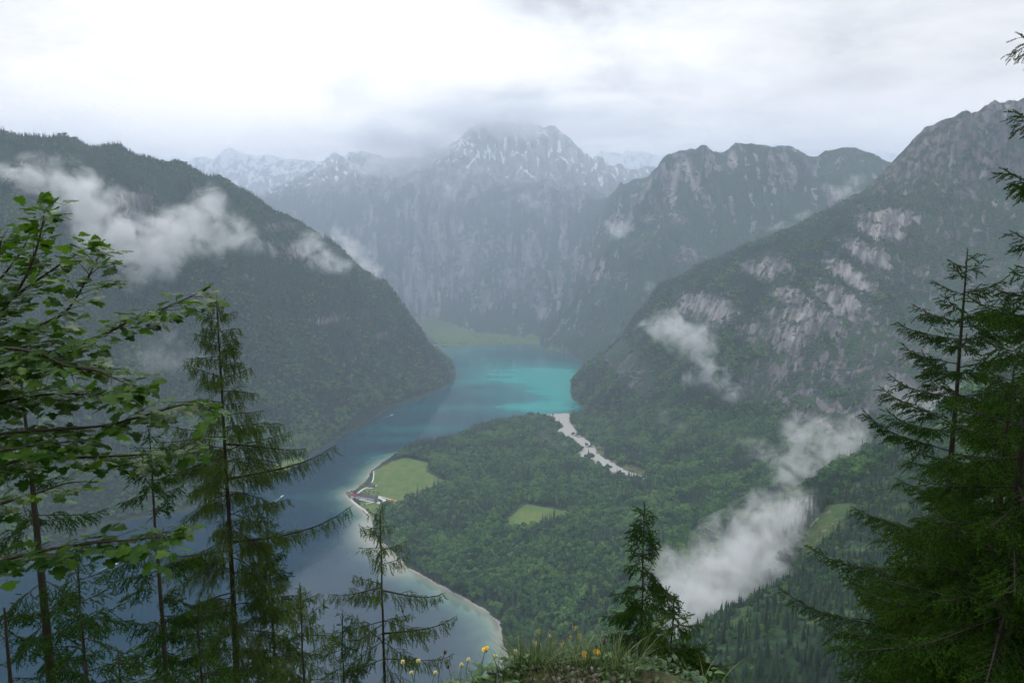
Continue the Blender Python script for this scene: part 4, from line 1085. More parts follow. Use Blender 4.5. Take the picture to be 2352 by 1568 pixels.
def conifer(kind, name, label, x, y, ztop, zbase, r_base, reach, seed, whorl=0.45, per=5, seg=0.15, dens=1.0, rise=(0.35, -0.25), sag=0.22, tip=0.16, bare=0.0,
            gaps=0.12, young=0.0, cones=0, profile=0.75, zlow=None, group=None, lean=(0, 0), fat=1.0, azs=None, spikes=None, hang=1.0, bark=None):
    """reach(f): branch length at f = 0 (tip) .. 1 (lowest branch shown)"""
    rng = np.random.default_rng(seed)
    H = ztop - zbase
    root = empty(name, (x, y, zbase))
    tag(root, label, 'tree', group)
    zs = np.linspace(0, H, 16)
    wob = np.cumsum(rng.normal(0, 0.02, (16, 2)), axis=0) * (zs / H)[:, None] * 0.8
    wob -= wob[-1] * (zs / H)[:, None] ** 2
    ctr = np.stack([wob[:, 0] + lean[0] * zs / H, wob[:, 1] + lean[1] * zs / H, zs], 1)
    V, Q = tube(ctr, 0.68 * r_base * (1 - zs / H) ** 0.85 + 0.008, 9)
    obj('trunk', np_mesh('trunk', V, quads=Q), M_WETBARK, root)
    zlow = zbase if zlow is None else zlow
    # branches in whorls
    O, D, L, S_, T_, R0 = [], [], [], [], [], []
    z = H - 0.25
    span = ztop - zlow
    while z > zlow - zbase:
        f = (H - z) / span
        m = max(3, int(round(per * (0.7 + 0.3 * f) + rng.normal(0, .6)))); a0 = rng.uniform(0, 6.28)
        for k in range(m):
            if rng.uniform() < gaps * min(1, f * 4): continue
            a = a0 + 6.283 * k / m + rng.normal(0, .25)
            zz = z + rng.normal(0, .10)
            ln = reach(f) * rng.uniform(0.62, 1.12)
            e_ = rise[0] + (rise[1] - rise[0]) * min(1, f ** 0.6) + rng.normal(0, .09)
            cx_ = np.interp(zz, zs, ctr[:, 0]); cyy = np.interp(zz, zs, ctr[:, 1])
            O.append((cx_, cyy, zz)); D.append((math.cos(a), math.sin(a), math.tan(e_))); L.append(max(.12, ln))
            S_.append(sag * rng.uniform(.6, 1.4) * min(1, .25 + 1.3 * f)); T_.append(tip * rng.uniform(.5, 1.4)); R0.append(0.005 + 0.0065 * ln)
        z -= whorl * (0.45 + 0.75 * min(1, f * 3)) * rng.uniform(.8, 1.2)
    for sp_ in (spikes or []):                       # single long boughs: height, compass angle, length, rise
        zz = sp_[0] - zbase; a = sp_[1]
        O.append((np.interp(zz, zs, ctr[:, 0]), np.interp(zz, zs, ctr[:, 1]), zz)); D.append((math.cos(a), math.sin(a), math.tan(sp_[3]))); L.append(sp_[2]); S_.append(sp_[4] if len(sp_) > 4 else sag); T_.append(tip); R0.append(0.01 + 0.012 * sp_[2])
    B = Curves(O, D, np.array(L), np.array(S_), np.array(T_)); nb = len(B.L); R0 = np.array(R0)
    V, Q = tubes(B, R0, 0.003, 8, 5)
    wood = [(V, Q)]
    parts = []
    leader = Curves([ctr[-3]], [[ctr[-1][0] - ctr[-3][0], ctr[-1][1] - ctr[-3][1], ctr[-1][2] - ctr[-3][2]]], H / 15 * 2.0)
    up = np.array([0, 0, 1.0])
    if kind == 'spruce':
        pr = [spruce_proto(rng) for _ in range(3)]
        parts += cover(rng, leader, seg, pr, 0.3, .3 if young else None, fat)
        parts += cover(rng, B, seg * .8, pr, 0.16, .2 if young else None, fat)
        i, t, k = spread(rng, B, 0.060 / dens, 0.14 + bare, 0.98)
        tg = B.tan(i, t); side = norm(np.cross(tg, up)) * np.where(k % 2 == 0, 1, -1)[:, None]
        ang = np.radians(rng.uniform(40, 62, len(i)))
        dd = tg * np.cos(ang)[:, None] + side * np.sin(ang)[:, None] + np.stack([rng.normal(0, .1, len(i)), rng.normal(0, .1, len(i)), rng.normal(-.22, .22, len(i)) * hang], 1)
        l1 = (0.10 + 0.40 * (1 - t) ** 0.8 * np.minimum(B.L[i], 1.9) * 0.62) * rng.uniform(.55, 1.2, len(i))
        C1 = Curves(B.at(i, t), dd, l1, 0.25 * hang * rng.uniform(.4, 1.8, len(i)), 0)
        parts += cover(rng, C1, seg * .9, pr, 0.05, .5 if young else None, fat)
        wood.append(tubes(C1, 0.0045, 0.002, 3, 3))
        i2, t2, k2 = spread(rng, C1, 0.055 / dens, 0.12, .97)
        big = l1[i2] > .16; i2, t2, k2 = i2[big], t2[big], k2[big]
        tg = C1.tan(i2, t2); side = norm(np.cross(tg, up)) * np.where(k2 % 2 == 0, 1, -1)[:, None]
        dd = tg * .75 + side * .65 + np.stack([rng.normal(0, .15, len(i2)), rng.normal(0, .15, len(i2)), rng.normal(-.25, .25, len(i2)) * hang], 1)
        C2 = Curves(C1.at(i2, t2), dd, rng.uniform(.06, .17, len(i2)), .2)
        parts += cover(rng, C2, seg * .8, pr, 0, .9 if young else None, fat)
    else:
        pr = [larch_proto(rng) for _ in range(4)]
        parts += cover(rng, leader, seg, pr, 0.2, None, fat)
        parts += cover(rng, B, seg * .6, pr, 0.10, None, fat)
        # flat side shoots, then strings of foliage hanging from both
        i, t, k = spread(rng, B, 0.20 / dens, 0.15 + bare, 0.97)
        tg = B.tan(i, t); side = norm(np.cross(tg, up)) * np.where(k % 2 == 0, 1, -1)[:, None]
        l1 = (0.15 + 0.42 * (1 - t) * np.minimum(B.L[i], 2.4)) * rng.uniform(.5, 1.1, len(i))
        C1 = Curves(B.at(i, t), tg * .7 + side * .75 + rng.normal(0, .15, (len(i), 3)), l1, 0.3, 0)
        parts += cover(rng, C1, seg * .8, pr, 0.05, None, fat)
        wood.append(tubes(C1, 0.006, 0.002, 4, 3))
        for cur, st in ((B, 0.055), (C1, 0.075)):
            i, t, k = spread(rng, cur, st / dens, 0.12 + bare, 1.0)
            l2 = (0.10 + 0.40 * hang * np.sqrt(np.minimum(cur.L[i], 2.2) / 2.2) * (1 - .55 * t)) * rng.uniform(.35, 1.25, len(i))
            dd = np.stack([rng.normal(0, .28, len(i)), rng.normal(0, .28, len(i)), -1 + rng.normal(0, .25, len(i))], 1) + cur.tan(i, t) * .35
            C2 = Curves(cur.at(i, t), dd, l2, 0.1)
            parts += cover(rng, C2, seg * .8, pr, 0.04, None, fat)
            wood.append(tubes(C2, 0.0035, 0.0015, 3, 3))
    V, F, T = merge(parts)
    obj('crown', np_mesh('crown', V, F, attrs=dict(tip=T * young), smooth=False), M_SPRUCE if kind == 'spruce' else M_LARCH, root)
    Vs, Qs, b0 = [], [], 0
    for v, q in wood:
        Vs.append(v); Qs.append(q + b0); b0 += len(v)
    obj('branch', np_mesh('branch', np.vstack(Vs), quads=np.vstack(Qs)), M_WETBARK, root)
    if cones:
        cand = np.argsort([-o[2] for o in O])[:max(cones * 2, 6)]
        cm = None
        for c in range(cones):
            j = int(cand[rng.integers(len(cand))])
            p = B.at(np.array([j]), np.array([rng.uniform(.35, .8)]))[0]
            if cm is None:
                hh = np.linspace(0, 1, 8); rr2 = 0.019 * np.sin(np.pi * np.clip(hh * .92 + .08, 0, 1)) ** .6 + .002
                v, q = tube(np.stack([0 * hh, 0 * hh, -0.125 * hh], 1), rr2, 8); cm = np_mesh('cone', v, quads=q); cm.materials.append(M_CONE)
            co = bpy.data.objects.new('cone', cm); COL.objects.link(co); co.parent = root; co.location = p; co.rotation_euler = (rng.normal(0, .2), rng.normal(0, .2), 0)
    print(label[:30], len(F))
    return root
def place(u, v, Y):
    p = at_y(u, v, Y); return p[0], p[1], p[2]
def lin(*pts):
    xs, ys = zip(*pts)
    return lambda f: float(np.interp(f, xs, ys))

# tall larch, left of the middle
x, y, z = place(497, 680, 22); zb = h1(x, y)
conifer('larch', 'larch_tree', 'tall slender larch with hanging strings of needles, its tip reaching over the misty mountainside', x, y, z, zb, 0.21, lin((0, .2), (.06, .7), (.15, 1.15), (.28, 1.9), (.45, 2.5), (.6, 2.7), (1, 2.9)), 21,
        whorl=0.46, per=4.8, seg=.14, rise=(0.45, .05), sag=.60, tip=.16, zlow=z - 14.5, gaps=.2, dens=1.15, hang=1.35,
        spikes=[(z - 6.1, 0.25, 3.6, .12, .02), (z - 8.3, 0.05, 4.1, .08, -.05), (z - 8.6, 3.2, 3.0, -.1, .05), (z - 4.9, 0.3, 2.6, -.1, .2), (z - 5.3, 3.5, 2.4, -.2, .2)])
# young larch in the middle
x, y, z = place(874, 1172, 21); zb = h1(x, y)
conifer('larch', 'larch_tree', 'young larch with drooping boughs standing before the pale water', x, y, z, zb, 0.12, lin((0, .15), (.08, .55), (.2, .9), (.5, 1.7), (.8, 2.1), (1, 2.3)), 22,
        whorl=0.55, per=4.0, seg=.14, rise=(0.3, -.12), sag=.22, tip=.2, zlow=z - 5.6, gaps=.18, dens=1.1, hang=1.0, spikes=[(z - 2.7, -.15, 2.1, -.12, .05), (z - 2.6, 3.3, 1.7, -.15, .1), (z - 4.2, .1, 2.4, .05, .05)])
# spruces on the left
x, y, z = place(341, 983, 18.5); zb = h1(x, y)
conifer('spruce', 'spruce_tree', 'thin dark spruce with a bare lower trunk, just left of the tall larch', x, y, z, zb, 0.16, lin((0, .2), (.12, .8), (.3, 1.3), (.6, 1.7), (1, 1.9)), 23, whorl=.62, per=4.5, seg=.15, zlow=z - 7.6, gaps=.25, sag=.3, tip=.22, rise=(.3, -.22), hang=1.3, dens=1.2)
x, y, z = place(44, 793, 14.5); zb = h1(x, y)
conifer('spruce', 'spruce_tree', 'thick trunked old spruce behind the maple twigs at the left edge', x, y, z, zb, 0.22, lin((0, .2), (.15, .7), (.4, 1.35), (.7, 1.7), (1, 1.8)), 24, whorl=.6, per=4.2, seg=.14, zlow=z - 7.8, gaps=.3, sag=.26, tip=.22, rise=(.3, -.2), hang=1.4, dens=1.2, cones=3)
x, y, z = place(612, 1175, 24); zb = h1(x, y)
conifer('spruce', 'spruce_tree', 'small spruce half hidden behind the hanging boughs of the tall larch', x, y, z, zb, 0.14, lin((0, .15), (.2, .8), (.5, 1.4), (1, 1.9)), 25, whorl=.6, per=4.5, seg=.16, zlow=z - 6.8, gaps=.2, sag=.25, tip=.2, hang=1.2, dens=1.2)
x, y, z = place(787, 1405, 20); zb = h1(x, y)
conifer('spruce', 'spruce_tree', 'short spruce top in front of the pale water left of the young larch', x, y, z, zb, 0.09, lin((0, .12), (.3, .7), (1, 1.5)), 26, whorl=.42, per=5, seg=.14, zlow=z - 3.4, sag=.2, tip=.2)
x, y, z = place(271, 1492, 11); zb = h1(x, y)
conifer('spruce', 'spruce_tree', 'bright green young spruce at the lower left between two trunks', x, y, z, zb, 0.06, lin((0, .12), (.4, .7), (1, 1.1)), 27, whorl=.3, per=5, seg=.11, zlow=z - 1.7, sag=.1, tip=.15, young=.55, dens=1.6)
x, y, z = place(178, 1290, 13); zb = h1(x, y)
conifer('spruce', 'spruce_tree', 'spruce filling the gap between the two left trunks below the maple', x, y, z, zb, 0.10, lin((0, .12), (.3, .8), (1, 1.7)), 41, whorl=.38, per=5, seg=.13, zlow=z - 3.4, sag=.24, tip=.2, hang=1.3, gaps=.15)
x, y, z = place(455, 1385, 14); zb = h1(x, y)
conifer('spruce', 'spruce_tree', 'low spruce growing just left of the tall larch trunk', x, y, z, zb, 0.09, lin((0, .12), (.4, .8), (1, 1.5)), 42, whorl=.36, per=5, seg=.13, zlow=z - 2.8, sag=.2, tip=.2, hang=1.2, young=.2)
x, y, z = place(690, 1345, 17); zb = h1(x, y)
conifer('larch', 'larch_tree', 'small larch with long drooping side boughs right of the tall larch', x, y, z, zb, 0.09, lin((0, .15), (.3, .9), (1, 1.9)), 43, whorl=.46, per=4.5, seg=.13, rise=(.4, .05), sag=.4, tip=.2, zlow=z - 3.8, gaps=.15, dens=1.1, hang=1.0)
# slim spruce with cones and its small neighbour, lower right of the middle
x, y, z = place(1480, 1158, 19); zb = h1(x, y)
conifer('spruce', 'spruce_tree', 'slim spruce with brown cones crowding its narrow top', x, y, z, zb, 0.10, lin((0, .12), (.12, .42), (.35, .66), (.5, .85), (.62, 1.2), (.8, 1.3), (1, 1.5)), 28, whorl=.29, per=6, seg=.13, zlow=z - 5.2, gaps=.22, sag=.34, tip=.15, rise=(.35, -.3), cones=16, hang=1.3, dens=1.4, fat=1.15, spikes=[(z - 1.9, -.2, 1.5, -.75, .1)])
x, y, z = place(1548, 1372, 11.5); zb = h1(x, y)
conifer('spruce', 'spruce_tree', 'small bright green young spruce beside the slim spruce with cones', x, y, z, zb, 0.06, lin((0, .12), (.3, .5), (.6, .75), (1, 1.05)), 29, whorl=.26, per=5.5, seg=.10, zlow=z - 2.0, gaps=.15, sag=.10, tip=.18, rise=(.5, .0), young=.8, dens=2.0, fat=1.25, spikes=[(z - 1.0, -.2, 1.0, -.25, .1)])
x, y, z = place(1425, 1500, 8); zb = h1(x, y)
conifer('spruce', 'spruce_tree', 'lowest little spruce among the flowers at the bottom edge', x, y, z, zb, 0.04, lin((0, .1), (.4, .5), (1, .75)), 30, whorl=.2, per=5.5, seg=.085, zlow=z - .9, sag=.08, tip=.12, rise=(.4, .0), young=.5, dens=1.8, fat=1.2)
# big spruces on the right
x, y, z = place(2222, 580, 14); zb = h1(x, y)
conifer('spruce', 'spruce_tree', 'big open spruce with upswept bough tips standing before the right-hand cliffs', x, y, z, zb, 0.19, lin((0, .15), (.06, .45), (.13, .95), (.3, 1.75), (.5, 2.4), (.7, 2.9), (1, 2.9)), 31, whorl=.52, per=4.8, seg=.115, zlow=z - 9.2, gaps=.2, sag=.14, tip=.2, rise=(.45, -.12), cones=8, hang=.7, dens=1.3)
x, y, z = place(2600, -250, 9.5); zb = h1(x, y)
edge_sp = []
for ut, vt, ll in ((2303, 92, 1.35), (2303, 268, 1.3), (2278, 398, 1.42), (2236, 690, 1.75), (2290, 540, 1.2)):
    q = at_y(ut, vt, 9.5); edge_sp.append((q[2] - ll * .16, math.pi + .08, ll, .10, .10))
conifer('spruce', 'spruce_tree', 'tall dense spruce filling the right edge, its trunk out of sight', x, y, z, zb, 0.2, lin((0, .2), (.2, .9), (.48, 1.05), (.56, 1.7), (.68, 2.5), (.8, 2.9), (1, 3.1)), 32, whorl=.40, per=5.2, seg=.10, zlow=z - 13.2, gaps=.08, sag=.18, tip=.2, rise=(.4, -.15), hang=.8, dens=1.6, cones=4, young=.3, spikes=edge_sp)
x, y, z = place(2330, 840, 8.5); zb = h1(x, y)
conifer('spruce', 'spruce_tree', 'bushy fresh green spruce massed at the lower right corner', x, y, z, zb, 0.12, lin((0, .2), (.2, .75), (.5, 1.35), (1, 2.1)), 33, whorl=.30, per=6, seg=.095, zlow=z - 5.2, gaps=.05, sag=.14, tip=.12, rise=(.35, -.1), young=.6, dens=1.7)
x, y, z = place(2120, 1200, 12); zb = h1(x, y)
conifer('spruce', 'spruce_tree', 'dark spruce crowded beneath the big open spruce at the lower right', x, y, z, zb, 0.12, lin((0, .2), (.3, .9), (1, 1.9)), 34, whorl=.36, per=5.5, seg=.12, zlow=z - 4.4, gaps=.08, sag=.16, tip=.15, rise=(.3, -.1), dens=1.5)
x, y, z = place(2390, 600, 7.2); zb = h1(x, y)
conifer('spruce', 'spruce_tree', 'nearest dark spruce at the very right edge with long low boughs', x, y, z, zb, 0.12, lin((0, .2), (.2, .55), (.5, 1.1), (1, 2.2)), 35, whorl=.28, per=6, seg=.09, zlow=z - 5.4, gaps=.05, sag=.16, tip=.12, rise=(.35, -.15), young=.15, dens=1.6)
x, y, z = place(2190, 1310, 9); zb = h1(x, y)
conifer('spruce', 'spruce_tree', 'low bushy spruce in front of the other spruces at the bottom right', x, y, z, zb, 0.09, lin((0, .2), (.3, .8), (1, 1.5)), 36, whorl=.28, per=6, seg=.10, zlow=z - 2.6, gaps=.06, sag=.14, tip=.15, rise=(.3, -.05), young=.4, dens=1.6)
# dead snag at the far left
x, y, z = place(9, 1395, 13); zb = h1(x, y)
rt = empty('dead_tree', (x, y, zb)); tag(rt, 'bare dead thin trunk at the bottom left corner', 'tree')
hh = np.linspace(0, z - zb, 9); v, q = tube(np.stack([.02 * np.sin(hh), 0 * hh, hh], 1), 0.075 * (1 - hh / hh[-1]) + .02, 8)
obj('trunk', np_mesh('trunk', v, quads=q), M_WETBARK, rt)
cu = Curves([(0, 0, hh[-1] - d_) for d_ in (.3, .7, 1.0, 1.3, 1.8)], [(1, .3, .6), (-.8, .2, .5), (.9, -.2, .7), (-1, .1, .3), (1, 0, .2)], [.35, .4, .3, .5, .4], .1)
for _k in range(5):
    v, q = tubes(Curves(cu.o[_k:_k + 1], cu.d[_k:_k + 1], cu.L[_k:_k + 1], .1), .012, .004, 5, 4); obj('branch', np_mesh('branch', v, quads=q), M_WETBARK, rt)
# ------------------------------------------------------------------ sycamore maple reaching in from the left
def maple_leaf():
    """a five lobed toothed leaf, stalk end at the origin, pointing along +x, a little folded along its ribs"""
    outline = [(0, .02), (-.10, .16), (-.06, .34), (.06, .30), (.10, .42), (.02, .62), (.20, .56), (.30, .62), (.36, .48), (.44, .44), (.48, .30), (.58, .30), (.66, .36), (.74, .24), (.86, .22), (.88, .10), (1.02, 0)]
    pts = outline + [(x_, -y_) for x_, y_ in outline[-2:0:-1]]
    V = [(0.30, 0, 0.0)] + [(x_, y_, -0.16 * abs(y_) ** 1.3 - 0.10 * x_ * x_ + (0.035 if k % 2 else -0.02)) for k, (x_, y_) in enumerate(pts)]
    n = len(pts)
    F = [(0, 1 + k, 1 + (k + 1) % n) for k in range(n)]
    V += [(0, -.012, 0.0), (0, .012, 0.0), (-.75, 0, -.04)]
    F.append((n + 1, n + 2, n + 3))
    return np.array(V, float), np.array(F)
LEAFV, LEAFF = maple_leaf()
_b = NT('maple leaf')
_i = _b.n('ShaderNodeNewGeometry').outputs['Random Per Island']
_c = _b.ramp(_b.math('ADD', _b.math('MULTIPLY', _i, .8), _b.math('MULTIPLY', _b.noise(_b.coord('Object'), 2.0, 3), .35)), [(.15, (0.012, 0.044, 0.006)), (.5, (0.034, 0.100, 0.009)), (.95, (0.080, 0.165, 0.015))])
_p = _b.principled(_c, 0.38, 0.26, _b.bump(_b.noise(_b.coord('Object'), 70.0, 3), .35, .003))
_t = _b.n('ShaderNodeBsdfTranslucent'); _b.put(_t.inputs[0], _b.mix(.4, _c, (.13, .28, .012)))
_m = _b.n('ShaderNodeMixShader'); _m.inputs[0].default_value = .38
_b.t.links.new(_p, _m.inputs[1]); _b.t.links.new(_t.outputs[0], _m.inputs[2])
M_MAPLE = _b.done(_m.outputs[0])
_b = NT('maple twig bark'); M_TWIG = _b.done(_b.principled(_b.mix(_b.noise(_b.coord('Object'), 25.0, 4), (0.016, 0.009, 0.008), (0.055, 0.032, 0.026)), 0.5, 0.4))
rng = np.random.default_rng(77)
BR = [([(-260, 900), (-70, 790), (28, 684), (70, 611), (93, 537), (102, 482)], 6.4, 6.6, 1.0),
      ([(-260, 960), (-60, 850), (0, 792), (105, 741), (155, 711), (200, 640), (228, 585)], 6.4, 6.0, 1.0),
      ([(-260, 960), (-60, 880), (0, 850), (70, 822), (158, 797), (229, 772), (299, 737), (352, 718), (401, 698), (452, 674)], 6.2, 5.8, 1.0),
      ([(-60, 820), (20, 800), (98, 815), (151, 839), (218, 850), (253, 864), (299, 885)], 5.9, 5.6, .8),
      ([(-260, 1000), (-60, 950), (0, 926), (88, 908), (176, 904), (281, 913)], 6.6, 6.1, 1.0),
      ([(-260, 1040), (-60, 1010), (0, 996), (141, 985), (246, 976), (352, 948), (418, 930), (466, 932)], 6.0, 5.9, .9),
      ([(-260, 1120), (-60, 1085), (0, 1070), (70, 1052), (176, 1050), (299, 1045), (383, 1038), (440, 1018)], 6.5, 6.3, .9),
      ([(-260, 1330), (-60, 1305), (0, 1288), (105, 1263), (211, 1246), (316, 1238), (383, 1228)], 5.6, 5.6, 1.0),
      ([(-260, 760), (-60, 690), (0, 640), (40, 590), (60, 560)], 6.9, 7.0, .9),
      ([(-260, 860), (-60, 740), (20, 690), (90, 640), (150, 600), (190, 575)], 7.0, 7.1, .9),
      ([(-260, 800), (-60, 700), (0, 560), (-10, 540)], 6.3, 6.4, .8),
      ([(-260, 1080), (-60, 1040), (40, 1030), (120, 1018), (200, 1010)], 5.7, 5.6, .8),
      ([(-260, 1220), (-60, 1180), (20, 1150), (90, 1130), (150, 1110), (200, 1105)], 6.9, 7.0, .7),
      ([(-260, 990), (-60, 900), (40, 870), (120, 850), (200, 830)], 7.1, 7.0, .9)]
mx, my = -5.9, 4.6
mz = h1(mx, my)
maple = empty('maple_tree', (mx, my, mz))
tag(maple, 'leafy sycamore maple reaching in from the left with long thin twigs', 'tree')
M0 = np.array([mx, my, mz])
top = at_y(-260, 760, 6.5) - M0
hh = np.linspace(0, 1, 10)
v, q = tube(np.stack([.12 * np.sin(hh * 4) + top[0] * 0.0, 0 * hh, hh * (top[2] + .5)], 1), 0.13 * (1 - .6 * hh), 9)
obj('trunk', np_mesh('trunk', v, quads=q), M_WETBARK, maple)
LO, LD, LS, LN = [], [], [], []
def leaf_at(p, d, s):
    LO.append(p); LD.append(d); LS.append(s)
for pts, Ya, Yb, full in BR:
    n = len(pts)
    ctl = np.array([at_y(u, v_, Ya + (Yb - Ya) * i / (n - 1)) for i, (u, v_) in enumerate(pts)]) - M0
    root_p = np.array([0, 0, ctl[0][2] - .35]); ctl = np.vstack([[root_p], ctl])
    # smooth the limb
    tt = np.linspace(0, len(ctl) - 1, 8 * len(ctl)); idx = np.clip(tt.astype(int), 0, len(ctl) - 2); fr = tt - idx
    P0, P1, P2, P3 = ctl[np.clip(idx - 1, 0, None)], ctl[idx], ctl[idx + 1], ctl[np.clip(idx + 2, None, len(ctl) - 1)]
    fr = fr[:, None]
    path = .5 * (2 * P1 + (P2 - P0) * fr + (2 * P0 - 5 * P1 + 4 * P2 - P3) * fr ** 2 + (3 * P1 - P0 - 3 * P2 + P3) * fr ** 3)
    k = np.linspace(0, 1, len(path))
    parts_v = [tube(path, 0.018 * (1 - k) ** .7 + 0.0032, 6)]
    seglen = np.linalg.norm(np.diff(path, axis=0), axis=1); s_cum = np.concatenate([[0], np.cumsum(seglen)]); Ltot = s_cum[-1]
    side = 1; s = Ltot * 0.30
    while s < Ltot:
        f = s / Ltot
        p = np.array([np.interp(s, s_cum, path[:, c]) for c in range(3)]); e = np.array([np.interp(min(s + .08, Ltot), s_cum, path[:, c]) for c in range(3)])
        q0 = np.array([np.interp(max(s - .05, 0), s_cum, path[:, c]) for c in range(3)])
        tg = norm((e - q0)[None])[0]
        for sd in (side, -side):
            if rng.uniform() > .82 * full + .1: continue
            lat = norm(np.cross(tg, (0, 0, 1.0))[None])[0] * sd
            d = norm((tg * rng.uniform(.5, .9) + lat * rng.uniform(.5, .9) + np.array([0, 0, rng.normal(.02, .16)]))[None])[0]
            tl = rng.uniform(.12, .46) * (1.15 - .5 * f)
            C_ = Curves([p], [d], tl, .12, 0)
            vv_, qq_ = tubes(C_, .0042, .0018, 5, 4); parts_v.append((vv_, qq_))
            nl = max(1, int(tl / .085))
            for a in range(nl):
                t = (a + 1) / nl
                pp = C_.at(np.array([0]), np.array([t]))[0]; ct = C_.tan(np.array([0]), np.array([t]))[0]
                for sd2 in ((1, -1) if a < nl - 1 else (0, 1, -1)):
                    if rng.uniform() < .12: continue
                    lt = np.cross(ct, (0, 0, 1.0)) * sd2
                    dl = norm((ct * rng.uniform(.3, .9) + lt * .9 + np.array([0, 0, rng.normal(-.12, .22)]))[None])[0]
                    sz = rng.uniform(.065, .128)
                    leaf_at(pp + dl * sz * .75, dl, sz)
        side = -side; s += rng.uniform(.07, .13)
    for sd in range(3):
        d = norm((tg + rng.normal(0, .35, 3))[None])[0]; leaf_at(path[-1] + d * .07, d, rng.uniform(.08, .13))
    Vs, Qs, b0 = [], [], 0
    for v, q in parts_v: Vs.append(v); Qs.append(q + b0); b0 += len(v)
    obj('branch', np_mesh('branch', np.vstack(Vs), quads=np.vstack(Qs)), M_TWIG, maple)
LO, LD, LS = np.array(LO), norm(np.array(LD)), np.array(LS)
upv = np.array([0, 0, 1.0]) + rng.normal(0, .30, LO.shape)
sdv = norm(np.cross(upv, LD)); nv = np.cross(LD, sdv)
V = LO[:, None] + LS[:, None, None] * (LEAFV[None, :, 0:1] * LD[:, None] + LEAFV[None, :, 1:2] * sdv[:, None] + LEAFV[None, :, 2:3] * nv[:, None])
F = LEAFF[None] + (np.arange(len(LO)) * len(LEAFV))[:, None, None]
obj('leaves', np_mesh('leaves', V.reshape(-1, 3), F.reshape(-1, 3), smooth=False), M_MAPLE, maple)
print('maple leaves', len(LO))
# ------------------------------------------------------------------ plants on the lip of the lookout
rng = np.random.default_rng(99)
_b = NT('grass')
_i = _b.n('ShaderNodeNewGeometry').outputs['Random Per Island']
_c = _b.ramp(_i, [(.1, (0.018, 0.048, 0.006)), (.5, (0.045, 0.100, 0.012)), (.8, (0.080, 0.140, 0.020)), (.985, (0.26, 0.26, 0.12))])
_p = _b.principled(_c, .38, .5); _t = _b.n('ShaderNodeBsdfTranslucent'); _b.put(_t.inputs[0], _c)
_m = _b.n('ShaderNodeMixShader'); _m.inputs[0].default_value = .35
_b.t.links.new(_p, _m.inputs[1]); _b.t.links.new(_t.outputs[0], _m.inputs[2]); M_GRASS = _b.done(_m.outputs[0])
_b = NT('herb leaf')
_i = _b.n('ShaderNodeNewGeometry').outputs['Random Per Island']
_c = _b.ramp(_i, [(.1, (0.012, 0.046, 0.005)), (.6, (0.032, 0.095, 0.010)), (.95, (0.065, 0.140, 0.018))])
_p = _b.principled(_c, .36, .5); _t = _b.n('ShaderNodeBsdfTranslucent'); _b.put(_t.inputs[0], _c)
_m = _b.n('ShaderNodeMixShader'); _m.inputs[0].default_value = .3
_b.t.links.new(_p, _m.inputs[1]); _b.t.links.new(_t.outputs[0], _m.inputs[2]); M_HERB = _b.done(_m.outputs[0])
def flat_mat(name, c, rough=.6): b = NT(name); return b.done(b.principled(c, rough, .3))
M_STEM = flat_mat('flower stem', (0.050, 0.085, 0.025)); M_YEL = flat_mat('yellow petals', (0.72, 0.42, 0.015)); M_PUR = flat_mat('purple florets', (0.36, 0.08, 0.34)); M_PINK = flat_mat('faded pink florets', (0.40, 0.22, 0.33))
M_CREAM = flat_mat('cream flower heads', (0.55, 0.50, 0.22)); M_BROWN = flat_mat('brown seed heads', (0.10, 0.075, 0.04))
_b = NT('limestone chips'); _i = _b.n('ShaderNodeNewGeometry').outputs['Random Per Island']
M_CHIP = _b.done(_b.principled(_b.mix(_b.noise(_b.coord('Object'), 40.0, 4), _b.ramp(_i, [(0, (.07, .055, .045)), (.5, (.20, .18, .16)), (1, (.50, .48, .45))]), (.09, .065, .05)), .7, .3))

def blades(bases, lens, dirs, bend, width, K=6):
    """curved tapering blades of grass"""
    n = len(bases); t = np.linspace(0, 1, K)
    P_ = bases[:, None] + dirs[:, None] * (lens[:, None] * t)[..., None]
    out = norm(dirs * np.array([1, 1, 0]) + 1e-4)
    P_ = P_ + out[:, None] * (bend * lens)[:, None, None] * (t ** 2)[None, :, None]
    P_[..., 2] -= (bend ** 1.5 * lens * .55)[:, None] * (t ** 2.2)[None]
    sd = norm(np.cross(out, [0, 0, 1.0]))
    w = width[:, None] * np.clip(1 - t ** 2.2, .03, 1)[None]
    L_ = P_ - sd[:, None] * w[..., None]; R_ = P_ + sd[:, None] * w[..., None]
    V = np.stack([L_, R_], 2).reshape(-1, 3)
    b0 = (np.arange(n) * K * 2)[:, None] + (np.arange(K - 1) * 2)[None]
    Q = np.stack([b0, b0 + 1, b0 + 3, b0 + 2], -1).reshape(-1, 4)
    return V, Q
def tuft(cx_, cy_, n, sx, sy, lmin, lmax, tilt, bmin, bmax, w=.0022):
    bx = rng.normal(cx_, sx, n); by = rng.normal(cy_, sy, n)
    bz = terrain_h(bx, by) - .01
    a = np.arctan2(by - cy_, bx - cx_) + rng.normal(0, .9, n)
    tl = np.abs(rng.normal(0, tilt, n))
    d = np.stack([np.cos(a) * np.sin(tl), np.sin(a) * np.sin(tl), np.cos(tl)], 1)
    return blades(np.stack([bx, by, bz], 1), rng.uniform(lmin, lmax, n), d, rng.uniform(bmin, bmax, n), rng.uniform(.6, 1.3, n) * w)
def joinq(lst):
    Vs, Qs, b0 = [], [], 0
    for v, q in lst: Vs.append(v); Qs.append(q + b0); b0 += len(v)
    return np.vstack(Vs), np.vstack(Qs)
def lip(u, v, Y=2.45):
    """ground under a picture column"""
    p = at_y(u, v, Y); return np.array([p[0], Y, h1(p[0], Y)])
